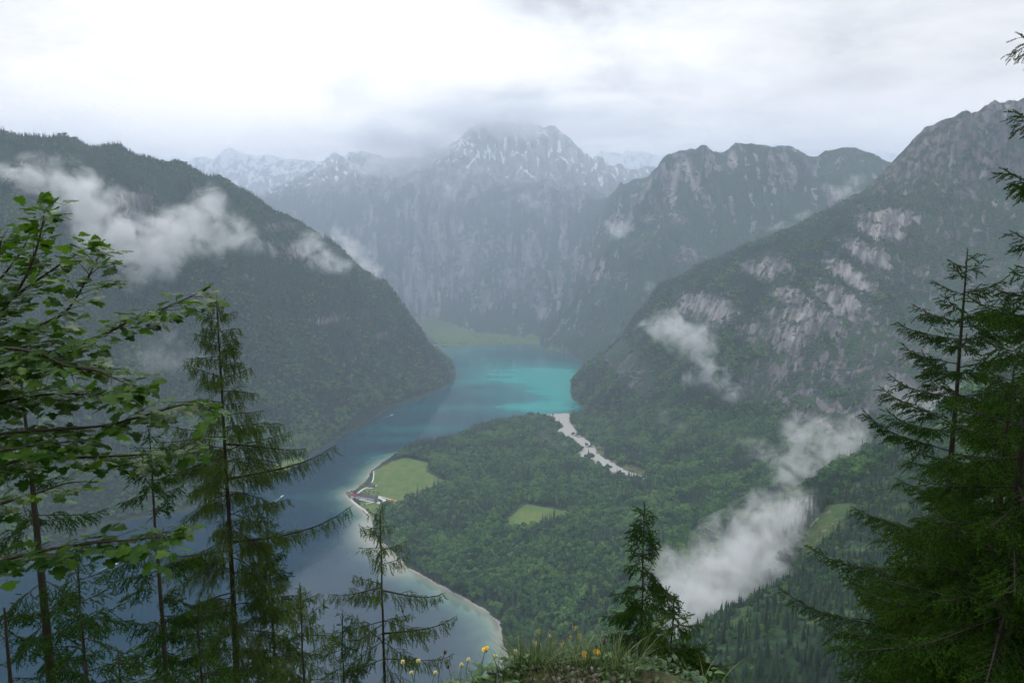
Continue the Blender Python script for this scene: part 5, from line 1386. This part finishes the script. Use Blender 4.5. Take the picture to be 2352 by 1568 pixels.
# the big clump of long grass on the lip
cl = []
for _ in range(16):
    u = rng.uniform(1190, 1420); c = lip(u, 1540, rng.uniform(2.38, 2.60)); cl.append(tuft(c[0], c[1], 85, .045, .03, .08, .21, .38, .1, .7, .0017))
v, q = joinq(cl); o = obj('grass', np_mesh('grass', v, quads=q), M_GRASS); tag(o, 'tall clump of fine wet grass on the lip of the lookout above the stones', kind='stuff')
cl = []
for _ in range(90):
    u = rng.uniform(560, 1800); Yg = rng.uniform(2.05, 2.45) if 800 < u < 1500 else rng.uniform(1.9, 2.3); c = lip(u, 1560, Yg); cl.append(tuft(c[0], c[1], 26, .05, .05, .04, .14, .45, .1, .8, .0016))
for _ in range(240):
    cl.append(tuft(rng.uniform(-1.9, 2.3), rng.uniform(-1.2, 1.95), 24, .07, .07, .05, .16, .5, .1, .8, .0018))
v, q = joinq(cl); o = obj('grass', np_mesh('grass', v, quads=q), M_GRASS); tag(o, 'short mixed meadow grass along the edge of the lookout', kind='stuff')
# broad leaved herbs
def herb_leaves(n, u0, u1, v0, size):
    V, F = [], []
    for _ in range(n):
        u = rng.uniform(u0, u1); Yg = rng.uniform(2.15, 2.50); c = lip(u, v0, Yg); c[2] += rng.uniform(-.02, .03) if rng.uniform() < .8 else .055
        a = rng.uniform(0, 6.28); s = size * rng.uniform(.6, 1.3); el = rng.uniform(-.1, .9)
        d = np.array([math.cos(a) * math.cos(el), math.sin(a) * math.cos(el), math.sin(el)]); sd = norm(np.cross(d, [0, 0, 1.0])[None])[0]; nn = np.cross(sd, d)
        b0 = len(V); K = 6
        for k in range(K):
            t = k / (K - 1); w = .21 * s * math.sin(math.pi * (t * .93 + .05)) ** .8; ctr = c + d * s * t + np.array([0, 0, -.45 * s * t * t])
            V += [ctr - sd * w + nn * w * .35, ctr, ctr + sd * w + nn * w * .35]
        for k in range(K - 1):
            i = b0 + 3 * k; F += [(i, i + 1, i + 4, i + 3), (i + 1, i + 2, i + 5, i + 4)]
    return np.array(V), np.array(F)
cl = [herb_leaves(420, 960, 1195, 1560, .055), herb_leaves(200, 640, 980, 1560, .04), herb_leaves(260, 1370, 1640, 1560, .04), herb_leaves(60, 1180, 1215, 1560, .03)]
v, q = joinq(cl); o = obj('undergrowth', np_mesh('undergrowth', v, quads=q), M_HERB); tag(o, 'broad leaved green herbs crowding the edge of the lookout', kind='stuff')
# stones in bare earth
V, F, b0 = [], [], 0
ico = bmesh.new(); bmesh.ops.create_icosphere(ico, subdivisions=1, radius=1.0); iv = np.array([x_.co[:] for x_ in ico.verts]); if_ = np.array([[l.index for l in f.verts] for f in ico.faces]); ico.free()
for _ in range(420):
    x = rng.normal(.22, .10); y = rng.normal(2.34, .05); s = .003 + .011 * rng.uniform() ** 3
    r = iv * (s * rng.uniform(.5, 1.3, 3)) * rng.uniform(.8, 1.2, (len(iv), 1)); a = rng.uniform(0, 6.28); c, n_ = math.cos(a), math.sin(a)
    r = np.stack([r[:, 0] * c - r[:, 1] * n_, r[:, 0] * n_ + r[:, 1] * c, r[:, 2]], 1)
    V.append(r + np.array([x, y, h1(x, y) + s * .25])); F.append(if_ + b0); b0 += len(iv)
o = obj('gravel', np_mesh('gravel', np.vstack(V), np.vstack(F), smooth=False), M_CHIP); tag(o, 'pale limestone chips in bare brown earth below the grass clump', kind='stuff')
# flowers, each a thing
def stem_to(root, top, base, r=.0016, bend=.02):
    t = np.linspace(0, 1, 7); mid = np.outer(1 - t, base) + np.outer(t, top); mid[:, 0] += bend * np.sin(t * math.pi)
    v, q = tube(mid, r * (1.2 - .5 * t), 5); obj('stem', np_mesh('stem', v, quads=q), M_STEM, root)
    return mid
def flower(kind, u, v, label, Y=2.5, group=None, size=.78):
    top = at_y(u, v, Y); bx, by = top[0] + rng.normal(0, .02), Y - .06 + rng.normal(0, .02); b0 = np.array([bx, by, h1(bx, by)])
    nm = {'yellow': 'yellow_flower', 'thistle': 'thistle', 'pink': 'thistle', 'cream': 'clover', 'brown': 'plantain'}[kind]
    rt = empty(nm, tuple(b0)); tag(rt, label, {'yellow': 'flower', 'thistle': 'thistle', 'pink': 'thistle', 'cream': 'flower', 'brown': 'seed head'}[kind], group)
    tp = top - b0; stem_to(rt, tp, np.zeros(3), bend=rng.normal(0, .012))
    V, F = [], []
    if kind == 'yellow':
        nrm_ = norm(np.array([[rng.normal(0, .3), -.25 + rng.normal(0, .3), 1.0]]))[0]; a_ = norm(np.cross(nrm_, [1, 0, 0])[None])[0]; b_ = np.cross(nrm_, a_)
        for ring, (nn, r) in enumerate(((22, .019), (16, .012))):
            for k in range(nn):
                an = 6.283 * k / nn + ring * .2; d = a_ * math.cos(an) + b_ * math.sin(an); s_ = np.cross(nrm_, d); i = len(V); r_ = size * r * rng.uniform(.85, 1.1)
                V += [tp + s_ * .0012, tp - s_ * .0012, tp + d * r_ - s_ * .0028 + nrm_ * (.003 + .003 * ring), tp + d * r_ + s_ * .0028 + nrm_ * (.003 + .003 * ring)]; F.append((i, i + 1, i + 2, i + 3))
        obj('petals', np_mesh('petals', np.array(V), quads=np.array(F), smooth=False), M_YEL, rt)
        zz = np.linspace(0, 1, 4); v_, q_ = tube(tp - np.outer(1 - zz, nrm_) * .011 - nrm_ * .001, .0035 + .0025 * zz, 7); obj('calyx', np_mesh('calyx', v_, quads=q_), M_STEM, rt)
    elif kind in ('thistle', 'pink'):
        for k in range(90):
            an = rng.uniform(0, 6.283); el = rng.uniform(.25, 1.5); d = np.array([math.cos(an) * math.cos(el), math.sin(an) * math.cos(el), math.sin(el)]); s_ = norm(np.cross(d, rng.normal(size=3))[None])[0] * .0013; i = len(V); L_ = size * .020 * rng.uniform(.7, 1.1)
            V += [tp - s_, tp + s_, tp + d * L_]; F.append((i, i + 1, i + 2))
        obj('floret', np_mesh('floret', np.array(V), np.array(F), smooth=False), M_PUR if kind == 'thistle' else M_PINK, rt)
        v_, q_ = tube(tp + np.outer(np.linspace(-.014, .002, 6), [0, 0, 1]), size * np.array([.002, .0065, .0078, .0075, .006, .004]), 9); obj('calyx', np_mesh('calyx', v_, quads=q_), M_STEM, rt)
    else:
        for k in range(70 if kind == 'cream' else 60):
            t = rng.uniform(); an = rng.uniform(0, 6.283); rr_ = size * (.008 if kind == 'cream' else .0045) * math.sin(math.pi * (t * .85 + .12)); h_ = size * (.024 if kind == 'cream' else .020)
            c = tp + np.array([math.cos(an) * rr_, math.sin(an) * rr_, (t - .5) * h_]); d = norm(np.array([[math.cos(an), math.sin(an), .5]]))[0]; s_ = np.cross(d, [0, 0, 1.0]) * .0024; i = len(V)
            V += [c - s_, c + s_, c + d * .0055]; F.append((i, i + 1, i + 2))
        v_, q_ = tube(tp + np.outer(np.linspace(-.012, .012, 6) * size, [0, 0, 1]), size * (.0055 if kind == 'cream' else .0036) * np.array([.4, .9, 1, .9, .7, .2]), 7)
        i = len(V); Fq = q_ + 0
        obj('flower_head', np_mesh('flower_head', np.vstack([np.array(V), v_]), np.array(F), Fq + i, smooth=False), M_CREAM if kind == 'cream' else M_BROWN, rt)
    return rt
flower('yellow', 1115, 1490, 'yellow flower standing alone against the pale water')
flower('yellow', 1344, 1504, 'wide open yellow flower tilted, right of the grass clump')
flower('yellow', 1370, 1498, 'smaller yellow flower just left of the purple thistle', size=.8)
flower('thistle', 1388, 1473, 'bright purple thistle on a tall thin stem')
flower('pink', 1382, 1544, 'faded pink thistle low beneath the purple thistle')
for u, v in ((1076, 1515), (1184, 1496), (1138, 1507), (1060, 1527)): flower('cream', u, v, 'cream flower spike on a thin stalk before the water', size=.7, group='cream flower spikes along the lookout edge')
for u, v in ((961, 1518), (925, 1520), (1000, 1545), (945, 1545)): flower('cream', u, v, 'cream flower spike in front of the young larch', Y=2.35, size=.6, group='cream flower spikes before the larch')
for u, v in ((1022, 1497), (1030, 1530), (1165, 1520), (1370, 1484)): flower('brown', u, v, 'brown plantain head on a thin upright stalk', group='brown plantain heads along the edge')
# the single tall blade
p = lip(1060, 1560, 2.42); bl = blades(np.array([p]), np.array([.34]), norm(np.array([[.10, 0, 1.0]])), np.array([.06]), np.array([.0042]), 9)
rt = obj('tall_grass', np_mesh('tall_grass', bl[0], quads=bl[1]), M_GRASS); tag(rt, 'single tall broad blade of grass standing up before the pale water', 'grass')
# awned grass ears over the clump
for u, v in ((1238, 1440), (1262, 1452), (1272, 1470), (1310, 1455), (1330, 1450), (1322, 1432), (1345, 1462), (1290, 1470), (1230, 1470)):
    top = at_y(u, v + 10, 2.55); bx = top[0] - .03; b0 = np.array([bx, 2.5, h1(bx, 2.5)]); rt = empty('grass_ear', tuple(b0)); tag(rt, 'pale nodding grass ear above the tall grass clump', 'grass', 'pale grass ears over the clump')
    mid = stem_to(rt, top - b0, np.zeros(3), .0009, .015); V, F = [], []
    for k in range(26):
        t = 1 - .16 * rng.uniform(); c = mid[-1] * t + mid[-2] * (1 - t) + rng.normal(0, .0035, 3); s_ = rng.normal(0, .0022, 3); i = len(V); V += [c - s_, c + s_, c + np.array([rng.normal(0, .004), rng.normal(0, .004), .011])]; F.append((i, i + 1, i + 2))
    obj('seeds', np_mesh('seeds', np.array(V), np.array(F), smooth=False), M_CREAM, rt)
# ------------------------------------------------------------------ the hamlet on the point
def plain(name, c, rough=.8, n=None, sc=1.0):
    b = NT(name)
    col = c if n is None else b.mix(b.noise(b.coord('Object'), sc, 4, .6), c, n)
    return b.done(b.principled(col, rough, .25))
M_WHITE = plain('lime washed wall', (.74, .73, .70), .9, (.58, .57, .54), .35)
M_SLATE = plain('grey shingle roof', (.060, .058, .066), .8, (.105, .098, .105), 1.2)
M_REDROOF = plain('dark red metal roof', (.16, .022, .022), .5, (.22, .045, .038), .7)
M_ORANGE = plain('new orange tile roof', (.46, .155, .055), .8, (.56, .22, .09), .9)
M_WOOD = plain('weathered boards', (.14, .095, .065), .85, (.20, .145, .105), 1.4)
M_PANE = plain('dark window glass', (.02, .025, .03), .15)
M_GOLD = plain('gilt', (.6, .42, .1), .3)
M_PATH = plain('pale gravel path', (.46, .44, .41), .95, (.58, .56, .53), .4)
def bm_obj(name, fn, mat, parent):
    bm = bmesh.new(); fn(bm); bmesh.ops.recalc_face_normals(bm, faces=bm.faces)
    me = bpy.data.meshes.new(name); bm.to_mesh(me); bm.free()
    return obj(name, me, mat, parent)
def box(bm, x0, x1, y0, y1, z0, z1):
    v = [bm.verts.new(p) for p in ((x0, y0, z0), (x1, y0, z0), (x1, y1, z0), (x0, y1, z0), (x0, y0, z1), (x1, y0, z1), (x1, y1, z1), (x0, y1, z1))]
    for f in ((0, 3, 2, 1), (4, 5, 6, 7), (0, 1, 5, 4), (1, 2, 6, 5), (2, 3, 7, 6), (3, 0, 4, 7)): bm.faces.new([v[i] for i in f])
def slab(bm, top, t):
    """a roof leaf with thickness"""
    u = [bm.verts.new(p) for p in top]; l = [bm.verts.new((p[0], p[1], p[2] - t)) for p in top]; n = len(u)
    bm.faces.new(u); bm.faces.new(l[::-1])
    for i in range(n): bm.faces.new((u[i], l[i], l[(i + 1) % n], u[(i + 1) % n]))
def house(name, label, p, ang, L, W, H, rise_, wall, roof, hip=0.0, rows=(), over=.7, chim=0, cat='house', door=True, gable_win=0):
    rt = empty(name, p, ang); tag(rt, label, cat)
    def walls(bm):
        x, y = L / 2, W / 2
        v = [bm.verts.new(q) for q in ((-x, -y, -1), (x, -y, -1), (x, y, -1), (-x, y, -1), (-x, -y, H), (x, -y, H), (x, y, H), (-x, y, H))]
        for f in ((0, 1, 5, 4), (2, 3, 7, 6), (0, 3, 2, 1)): bm.faces.new([v[i] for i in f])
        if hip > 0:
            for f in ((1, 2, 6, 5), (3, 0, 4, 7), (4, 5, 6, 7)): bm.faces.new([v[i] for i in f])
        else:
            a, b_ = bm.verts.new((-x, 0, H + rise_ - .25)), bm.verts.new((x, 0, H + rise_ - .25))
            bm.faces.new((v[1], v[2], v[6], b_, v[5])); bm.faces.new((v[3], v[0], v[4], a, v[7]))
    bm_obj('wall', walls, wall, rt)
    def roofs(bm):
        x, y = L / 2 + over, W / 2 + over; k = rise_ * over / (W / 2); h = hip * W / 2 if hip else 0
        for s in (-1, 1):
            q = [(-x, s * y, H - k), (x, s * y, H - k), (x - h, 0, H + rise_), (-x + h, 0, H + rise_)]
            slab(bm, q if s < 0 else q[::-1], .25)
        if hip:
            for s in (-1, 1): slab(bm, [(s * x, -y, H - k), (s * x, y, H - k), (s * (x - h), 0, H + rise_)][::s], .25)
    rf = bm_obj('roof', roofs, roof, rt)
    for c in range(chim):
        cx_ = (-.28 + .56 * c / max(1, chim - 1)) * L if chim > 1 else 0
        bm_obj('chimney', lambda bm: box(bm, cx_ - .5, cx_ + .5, .6, 1.6, H + rise_ * .5, H + rise_ + 1.2), M_WHITE, rf)
    wm_ = None
    def win(x, y, z, rot):
        nonlocal wm_
        if wm_ is None:
            bm = bmesh.new(); box(bm, -.55, .55, -.06, .06, -.8, .8); wm_ = bpy.data.meshes.new('window'); bm.to_mesh(wm_); bm.free(); wm_.materials.append(M_PANE)
        o = bpy.data.objects.new('window', wm_); COL.objects.link(o); o.parent = rt; o.location = (x, y, z); o.rotation_euler = (0, 0, rot)
    for z, n in rows:
        for i in range(n):
            for s in (-1, 1): win((-.5 + (i + .5) / n) * (L - 1.5), s * (W / 2 + .03), z, 0)
        for i in range(gable_win):
            for s in (-1, 1): win(s * (L / 2 + .03), (-.5 + (i + .5) / gable_win) * (W - 1.5), z, math.pi / 2)
    if door: bm_obj('door', lambda bm: box(bm, -1.0, 1.0, -W / 2 - .08, -W / 2 + .1, -.9, 2.3), M_WOOD, rt)
    return rt
def span(a, b_):
    A, B_ = on_ground(*a), on_ground(*b_); d = B_ - A
    return (A + B_) / 2, math.atan2(d[1], d[0]), float(np.hypot(d[0], d[1]))
def gz(p): return (float(p[0]), float(p[1]), h1(p[0], p[1]) + .3)
# the long white inn
c, a, Lh = span((829, 1143.5), (866, 1147.5))
house('white_inn', 'long white inn with two rows of windows and a grey hipped roof on the point', gz(c), a, max(34, Lh), 15, 7.5, 6.5, M_WHITE, M_SLATE, hip=.55, rows=((2.0, 9), (5.4, 10)), chim=4, cat='inn', gable_win=3)
c2, a2, _ = span((858, 1149), (868, 1150))
house('farm_house', 'small grey roofed annex standing in front of the long white inn', gz(c2), a2 + 1.2, 13, 9, 4, 4, M_WHITE, M_SLATE, rows=((1.8, 3),), cat='house')
c3, a3, L3 = span((889, 1155), (908, 1154))
house('barn', 'barn with a bright orange tiled roof beside the yard', gz(c3), a3, 24, 15, 4.5, 6, M_WHITE, M_ORANGE, hip=0, rows=((1.9, 4),), cat='barn', gable_win=2)
c4 = on_ground(944, 1152)
house('shed', 'little orange roofed shed almost hidden among the trees behind the barn', gz(c4), a3 + .4, 11, 8, 3, 3.5, M_WOOD, M_ORANGE, cat='shed')
c5, a5, L5 = span((845, 1117), (863, 1118.5))
house('boathouse', 'dark roofed boathouse beside the jetty at the edge of the big meadow', gz(c5), a5 + .25, 21, 13, 3.5, 5.5, M_WOOD, M_SLATE, hip=.4, cat='boathouse')
c6 = on_ground(801, 1135)
house('house', 'brown roofed house at the very tip of the point beside the church', gz(c6), a + .5, 15, 10, 4.5, 4.5, M_WHITE, M_WOOD, rows=((2.2, 3),), chim=1)
for (u_, v_), lb in (((886, 1159), 'low white outbuilding between the inn and the orange roofed barn'), ((900, 1161), 'small white outbuilding in front of the orange roofed barn')):
    house('outbuilding', lb, gz(on_ground(u_, v_)), a3 + .2, 9, 6, 2.6, 1.6, M_WHITE, M_PATH, cat='outbuilding', door=False)
# the pilgrimage church with its red domes
pc, ac, _ = span((806, 1142), (826, 1144))
ch = empty('church', gz(pc), ac); tag(ch, 'white church with dark red domes and two onion topped towers on the lake point', 'church')
def nave(bm): box(bm, -14, 9, -5, 5, -1, 9)
bm_obj('wall', nave, M_WHITE, ch)
def nroof(bm):
    for s in (-1, 1):
        q = [(-14.4, s * 5.6, 8.7), (9.3, s * 5.6, 8.7), (9.3, 0, 14), (-14.4, 0, 14)]; slab(bm, q if s < 0 else q[::-1], .3)
bm_obj('roof', nroof, M_REDROOF, ch)
def lathe(prof, n=16):
    V = [(r * math.cos(6.2832 * k / n), r * math.sin(6.2832 * k / n), z) for r, z in prof for k in range(n)]
    Q = [(i * n + k, i * n + (k + 1) % n, (i + 1) * n + (k + 1) % n, (i + 1) * n + k) for i in range(len(prof) - 1) for k in range(n)]
    return np.array(V), np.array(Q)
for x_, y_ in ((9.4, 0), (3, 6.2), (3, -6.2)):
    v, q = lathe([(4.6, -1), (4.6, 7.5)]); obj('apse', np_mesh('apse', v + np.array([x_, y_, 0]), quads=q), M_WHITE, ch)
    v, q = lathe([(4.9, 7.5)] + [(4.9 * math.cos(t), 7.5 + 4.6 * math.sin(t)) for t in np.linspace(.1, 1.5, 7)]); d_ = obj('dome', np_mesh('dome', v + np.array([x_, y_, 0]), quads=q), M_REDROOF, ch)
    v, q = lathe([(.25, 11.9), (.3, 13.2), (.02, 13.8)], 6); obj('finial', np_mesh('finial', v + np.array([x_, y_, 0]), quads=q), M_GOLD, d_)
for x_, h_ in ((-12, 17), (-6.5, 13)):
    tw = bm_obj('tower', lambda bm: box(bm, x_ - 2.2, x_ + 2.2, -2.2, 2.2, 8, h_), M_WHITE, ch)
    v, q = lathe([(2.7, h_), (2.2, h_ + .8), (2.9, h_ + 2.2), (2.6, h_ + 3.4), (1.3, h_ + 4.6), (.4, h_ + 6), (.05, h_ + 7.5)], 8); obj('onion_dome', np_mesh('onion_dome', v + np.array([x_, 0, 0]), quads=q), M_REDROOF, tw)
wmesh = bpy.data.meshes.new('window'); bm = bmesh.new(); box(bm, -.5, .5, -.06, .06, -1.2, 1.2); bm.to_mesh(wmesh); bm.free(); wmesh.materials.append(M_PANE)
for k in range(4):
    for s in (-1, 1):
        o = bpy.data.objects.new('window', wmesh); COL.objects.link(o); o.parent = ch; o.location = (-12.5 + k * 3.1, s * 5.04, 5)
# jetty
ja, jb = on_ground(846, 1116), at_z(824, 1112)
jd = np.array(jb)[:2] - ja[:2]; jl = float(np.hypot(*jd)); jang = math.atan2(jd[1], jd[0])
jt = empty('jetty', (float(ja[0]), float(ja[1]), 0), jang); tag(jt, 'wooden landing stage running out into the lake from the boathouse', 'jetty')
bm_obj('deck', lambda bm: box(bm, -2, jl, -2.2, 2.2, .9, 1.2), M_WOOD, jt)
bm_obj('railing', lambda bm: [box(bm, 0, jl, s - .06, s + .06, 2.1, 2.22) for s in (-2.1, 2.1)], M_WOOD, jt)
pm = None
for k in range(6):
    for s in (-1.9, 1.9):
        if pm is None: v, q = tube(np.array([[0, 0, -3], [0, 0, 0], [0, 0, 2.1]]), np.array([.18, .17, .15]), 8); pm = np_mesh('post', v, quads=q); pm.materials.append(M_WOOD)
        o = bpy.data.objects.new('post', pm); COL.objects.link(o); o.parent = jt; o.location = (jl * (k + .5) / 6, s, 0)
# paths: thin gravel sheets a little above the turf
def path(pts, w, label, zoff=.25):
    P_ = np.array([on_ground(*p)[:2] for p in pts]); n = 10 * len(P_); t = np.linspace(0, len(P_) - 1, n)
    c = np.stack([np.interp(t, range(len(P_)), P_[:, k]) for k in (0, 1)], 1)
    tg = np.gradient(c, axis=0); nr = np.stack([-tg[:, 1], tg[:, 0]], 1); nr /= np.linalg.norm(nr, axis=1)[:, None] + 1e-9
    A, B_ = c + nr * w / 2, c - nr * w / 2
    V = np.concatenate([np.column_stack([A, terrain_h(A[:, 0], A[:, 1]) + zoff]), np.column_stack([B_, terrain_h(B_[:, 0], B_[:, 1]) + zoff])])
    Q = np.array([(i, i + 1, n + i + 1, n + i) for i in range(n - 1)])
    tag(obj('path', np_mesh('path', V, quads=Q), M_PATH), label, kind='structure')
path([(822, 1132), (832, 1124), (841, 1119.5), (853, 1120.5), (865, 1113.5)], 8, 'pale gravel path from the church to the boathouse')
path([(854, 1108), (857.5, 1100), (858.5, 1090), (858, 1081)], 4, 'narrow path along the shore edge of the big meadow', .3)
path([(867, 1140), (874, 1144), (882, 1147), (884, 1153), (880, 1157), (866, 1153)], 11, 'pale yard between the inn and the orange roofed barn', .35)
path([(824, 1146), (840, 1149.5), (858, 1153)], 7, 'pale forecourt along the front of the inn', .3)
path([(805, 1145), (812, 1152.5), (824, 1162), (836, 1170), (847, 1181), (857, 1191)], 6, 'gravel walk along the shore below the little meadow', .3)
path([(840, 1157), (852, 1154), (862, 1152)], 4, 'path between the two little meadows', .4)
path([(870, 1139), (885, 1143), (900, 1147), (912, 1150)], 5, 'farm lane along the lower edge of the big meadow', .3)
# trees that stand alone
LONE_B = []
for k in range(3):
    V, F = leafy_crown(np.random.default_rng(500 + k), 420, 10, 4.6, 1.0); V[:, 2] += 2.2
    vt, qt = tube(np.array([[0, 0, -.6], [.1, 0, 3], [0, .1, 7]]), np.array([.35, .26, .12]), 7); b0 = len(V)
    me = np_mesh('broadleaf', np.vstack([V, vt]), F, qt + b0, smooth=False); me.materials.append(M_BROAD); me.materials.append(M_BARK)
    me.polygons.foreach_set('material_index', np.array([0] * len(F) + [1] * len(qt), dtype=np.int32)); LONE_B.append(me)
def lone(u, v, me, s, name, label, group=None, sx=1.0):
    p = on_ground(u, v); o = bpy.data.objects.new(name, me); COL.objects.link(o)
    o.location = (p[0], p[1], p[2]); o.scale = (s * sx, s * sx, s); o.rotation_euler = (0, 0, u * 1.7); tag(o, label, 'tree', group)
for k, (u, v) in enumerate(((815, 1149), (824.5, 1155), (837.5, 1164), (845, 1174), (862, 1154))): lone(u, v, LONE_B[k % 3], .8, 'broadleaf_tree', 'round broadleaf tree on the shore side of the white inn', 'round trees between the inn and the shore')
for k, (u, v) in enumerate(((914, 1158), (921, 1160), (928, 1159), (935, 1159.5))): lone(u, v, LONE_B[k % 3], 1.05, 'broadleaf_tree', 'round tree in the dark row just right of the orange roofed barn', 'row of trees beside the barn')
for k, (u, v) in enumerate(((838, 1130.5), (848, 1131.5), (858, 1132.5), (868, 1134))): lone(u, v, LONE_B[k % 3], .6, 'broadleaf_tree', 'small tree behind the roof of the long inn', 'small trees behind the inn')
for (u, v), s, lb in (((894.5, 1061), .75, 'narrow dark spruce at the shore end of the big meadow'), ((907, 1058.5), .85, 'broadest dark spruce of the group where the big meadow meets the wood'), ((914, 1053), .7, 'dark spruce nearest the wood at the end of the big meadow'), ((885, 1069), .4, 'lowest dark spruce beside the shore of the big meadow')):
    lone(u, v, SLOPE_ME[3], s, 'spruce_tree', lb, sx=.9)
for (u, v), s, lb in (((1253, 1193), .95, 'tall narrow tree inside the small square clearing'), ((1284, 1187), .8, 'second narrow tree at the edge of the small square clearing')): lone(u, v, SLOPE_ME[2], s, 'spruce_tree', lb, sx=1.0)
for k, (u, v) in enumerate(((1243, 1203), (1258, 1202), (1268, 1198), (1236, 1211))): lone(u, v, LONE_B[k % 3], .9, 'broadleaf_tree', 'round tree in the clump that juts into the small square clearing', 'clump of trees in the small clearing')
for (u, v), lb in (((657, 1075), 'tree on the lawn of the far shore'), ((640, 1083), 'small tree by the water on the lawn of the far shore')): lone(u, v, LONE_B[0], .8, 'broadleaf_tree', lb)
for k, (u, v) in enumerate(((1018, 790), (1014, 787), (1022, 791), (1058, 791), (1066, 791), (1120, 791), (1130, 791), (1140, 790), (1150, 791), (1160, 791), (1112, 792), (1090, 772), (1096, 776), (1020, 778), (1105, 770))):
    lone(u, v, LONE_B[k % 3], 1.3, 'broadleaf_tree', 'tiny dark tree on the far meadow at the head of the lake', 'trees on the far meadow')
# boats and their wakes
M_HULL = plain('white boat paint', (.78, .78, .76), .4); M_DECKW = plain('varnished boat wood', (.22, .12, .06), .4)
_b = NT('broken water'); M_WAKE = _b.done(_b.principled(_b.mix(_b.noise(_b.coord('Object'), 1.2, 5, .7), (.03, .10, .14), (.17, .26, .30)), .35, .4))
def boat(u, v, head, label, L=19.0, wake=90.0):
    p = at_z(u, v); rt = empty('boat', (float(p[0]), float(p[1]), 0), head); tag(rt, label, 'boat')
    K = 11; t = np.linspace(-1, 1, K); hw = 1.75 * np.sqrt(np.clip(1 - np.abs(t) ** 3.0, 0.0, 1)) + .06
    V, Q = [], []
    for i in range(K): V += [(t[i] * L / 2, -hw[i], 1.0 + .3 * t[i] ** 2), (t[i] * L / 2 * .95, -hw[i] * .7, -.4), (t[i] * L / 2 * .95, hw[i] * .7, -.4), (t[i] * L / 2, hw[i], 1.0 + .3 * t[i] ** 2)]
    for i in range(K - 1):
        for k in range(4): Q.append((4 * i + k, 4 * i + (k + 1) % 4, 4 * i + 4 + (k + 1) % 4, 4 * i + 4 + k))
    obj('hull', np_mesh('hull', np.array(V), quads=np.array(Q)), M_HULL, rt)
    bm_obj('cabin', lambda bm: box(bm, -L * .34, L * .3, -1.35, 1.35, 1.05, 2.3), M_PANE, rt)
    bm_obj('cabin_roof', lambda bm: box(bm, -L * .37, L * .33, -1.6, 1.6, 2.3, 2.5), M_HULL, rt)
    if wake:
        V, Q = [], []; n = 40
        for s in (-1, 1):
            b0 = len(V)
            for i in range(n):
                f = i / (n - 1); x_ = -L * .45 - f * wake; y_ = s * (.6 + f * wake * .10); w = (1.1 - .75 * f) * (1 + .4 * math.sin(i * 2.3)); V += [(x_, y_ - w, .06), (x_, y_ + w, .06)]
            for i in range(n - 1): Q.append((b0 + 2 * i, b0 + 2 * i + 2, b0 + 2 * i + 3, b0 + 2 * i + 1))
        wk = obj('wake', np_mesh('wake', np.array(V), quads=np.array(Q)), M_WAKE, loc=(float(p[0]), float(p[1]), 0)); wk.rotation_euler = (0, 0, head); tag(wk, 'pale streaks of broken water trailing behind a boat', kind='stuff')
def heading(u0, v0, u1, v1): a_, b_ = at_z(u0, v0), at_z(u1, v1); return math.atan2(b_[1] - a_[1], b_[0] - a_[0])
boat(900, 953, heading(880, 959, 905, 951), 'white excursion boat crossing the blue water in the middle of the lake', 22, 60)
boat(264, 1297, heading(200, 1318, 264, 1297), 'white boat seen between the spruces and maple twigs at the lower left', 19, 60)
boat(648, 1140, heading(600, 1170, 648, 1140), 'white boat near the hanging boughs of the tall larch', 18, 70)
boat(1032, 822, heading(1000, 824, 1032, 822), 'tiny white boat by the spur at the far end of the lake', 20, 0)
ph = on_ground(1010, 797)
house('boathouse', 'tiny pale boathouse at the far landing beneath the spur', gz(ph), .3, 20, 12, 4, 4, M_WHITE, M_WOOD, cat='boathouse')
# ------------------------------------------------------------------ the damp air of the valley
HAZE = 0.84e-4
bm = bmesh.new()
bmesh.ops.create_cube(bm, size=1.0)
me = bpy.data.meshes.new('haze'); bm.to_mesh(me); bm.free()
hz = obj('haze', me)
hz.scale = (26200, 26200, 2600); hz.location = (0, 0, 2600 / 2 - 60)
hb = NT('damp air')
pv = hb.n('ShaderNodeVolumePrincipled')
pv.inputs['Color'].default_value = (0.675, 0.80, 1.0, 1)
pv.inputs['Density'].default_value = HAZE
pv.inputs['Anisotropy'].default_value = 0.0
me.materials.append(hb.done(volume=pv.outputs[0]))
tag(hz, 'pale blue haze filling the whole valley', kind='stuff')

bm = bmesh.new()
bmesh.ops.create_cube(bm, size=1.0)
me = bpy.data.meshes.new('rain'); bm.to_mesh(me); bm.free()
rn = obj('rain', me)
rn.scale = (14000, 6400, 2300); rn.location = (0, 5600 + 3200, 2300 / 2 - 40)
hb = NT('thin rain')
pv = hb.n('ShaderNodeVolumePrincipled')
pv.inputs['Color'].default_value = (0.785, 0.875, 1.0, 1)
pv.inputs['Density'].default_value = 2.5e-4
me.materials.append(hb.done(volume=pv.outputs[0]))
tag(rn, 'thin grey veil of rain over the far end of the valley', kind='stuff')
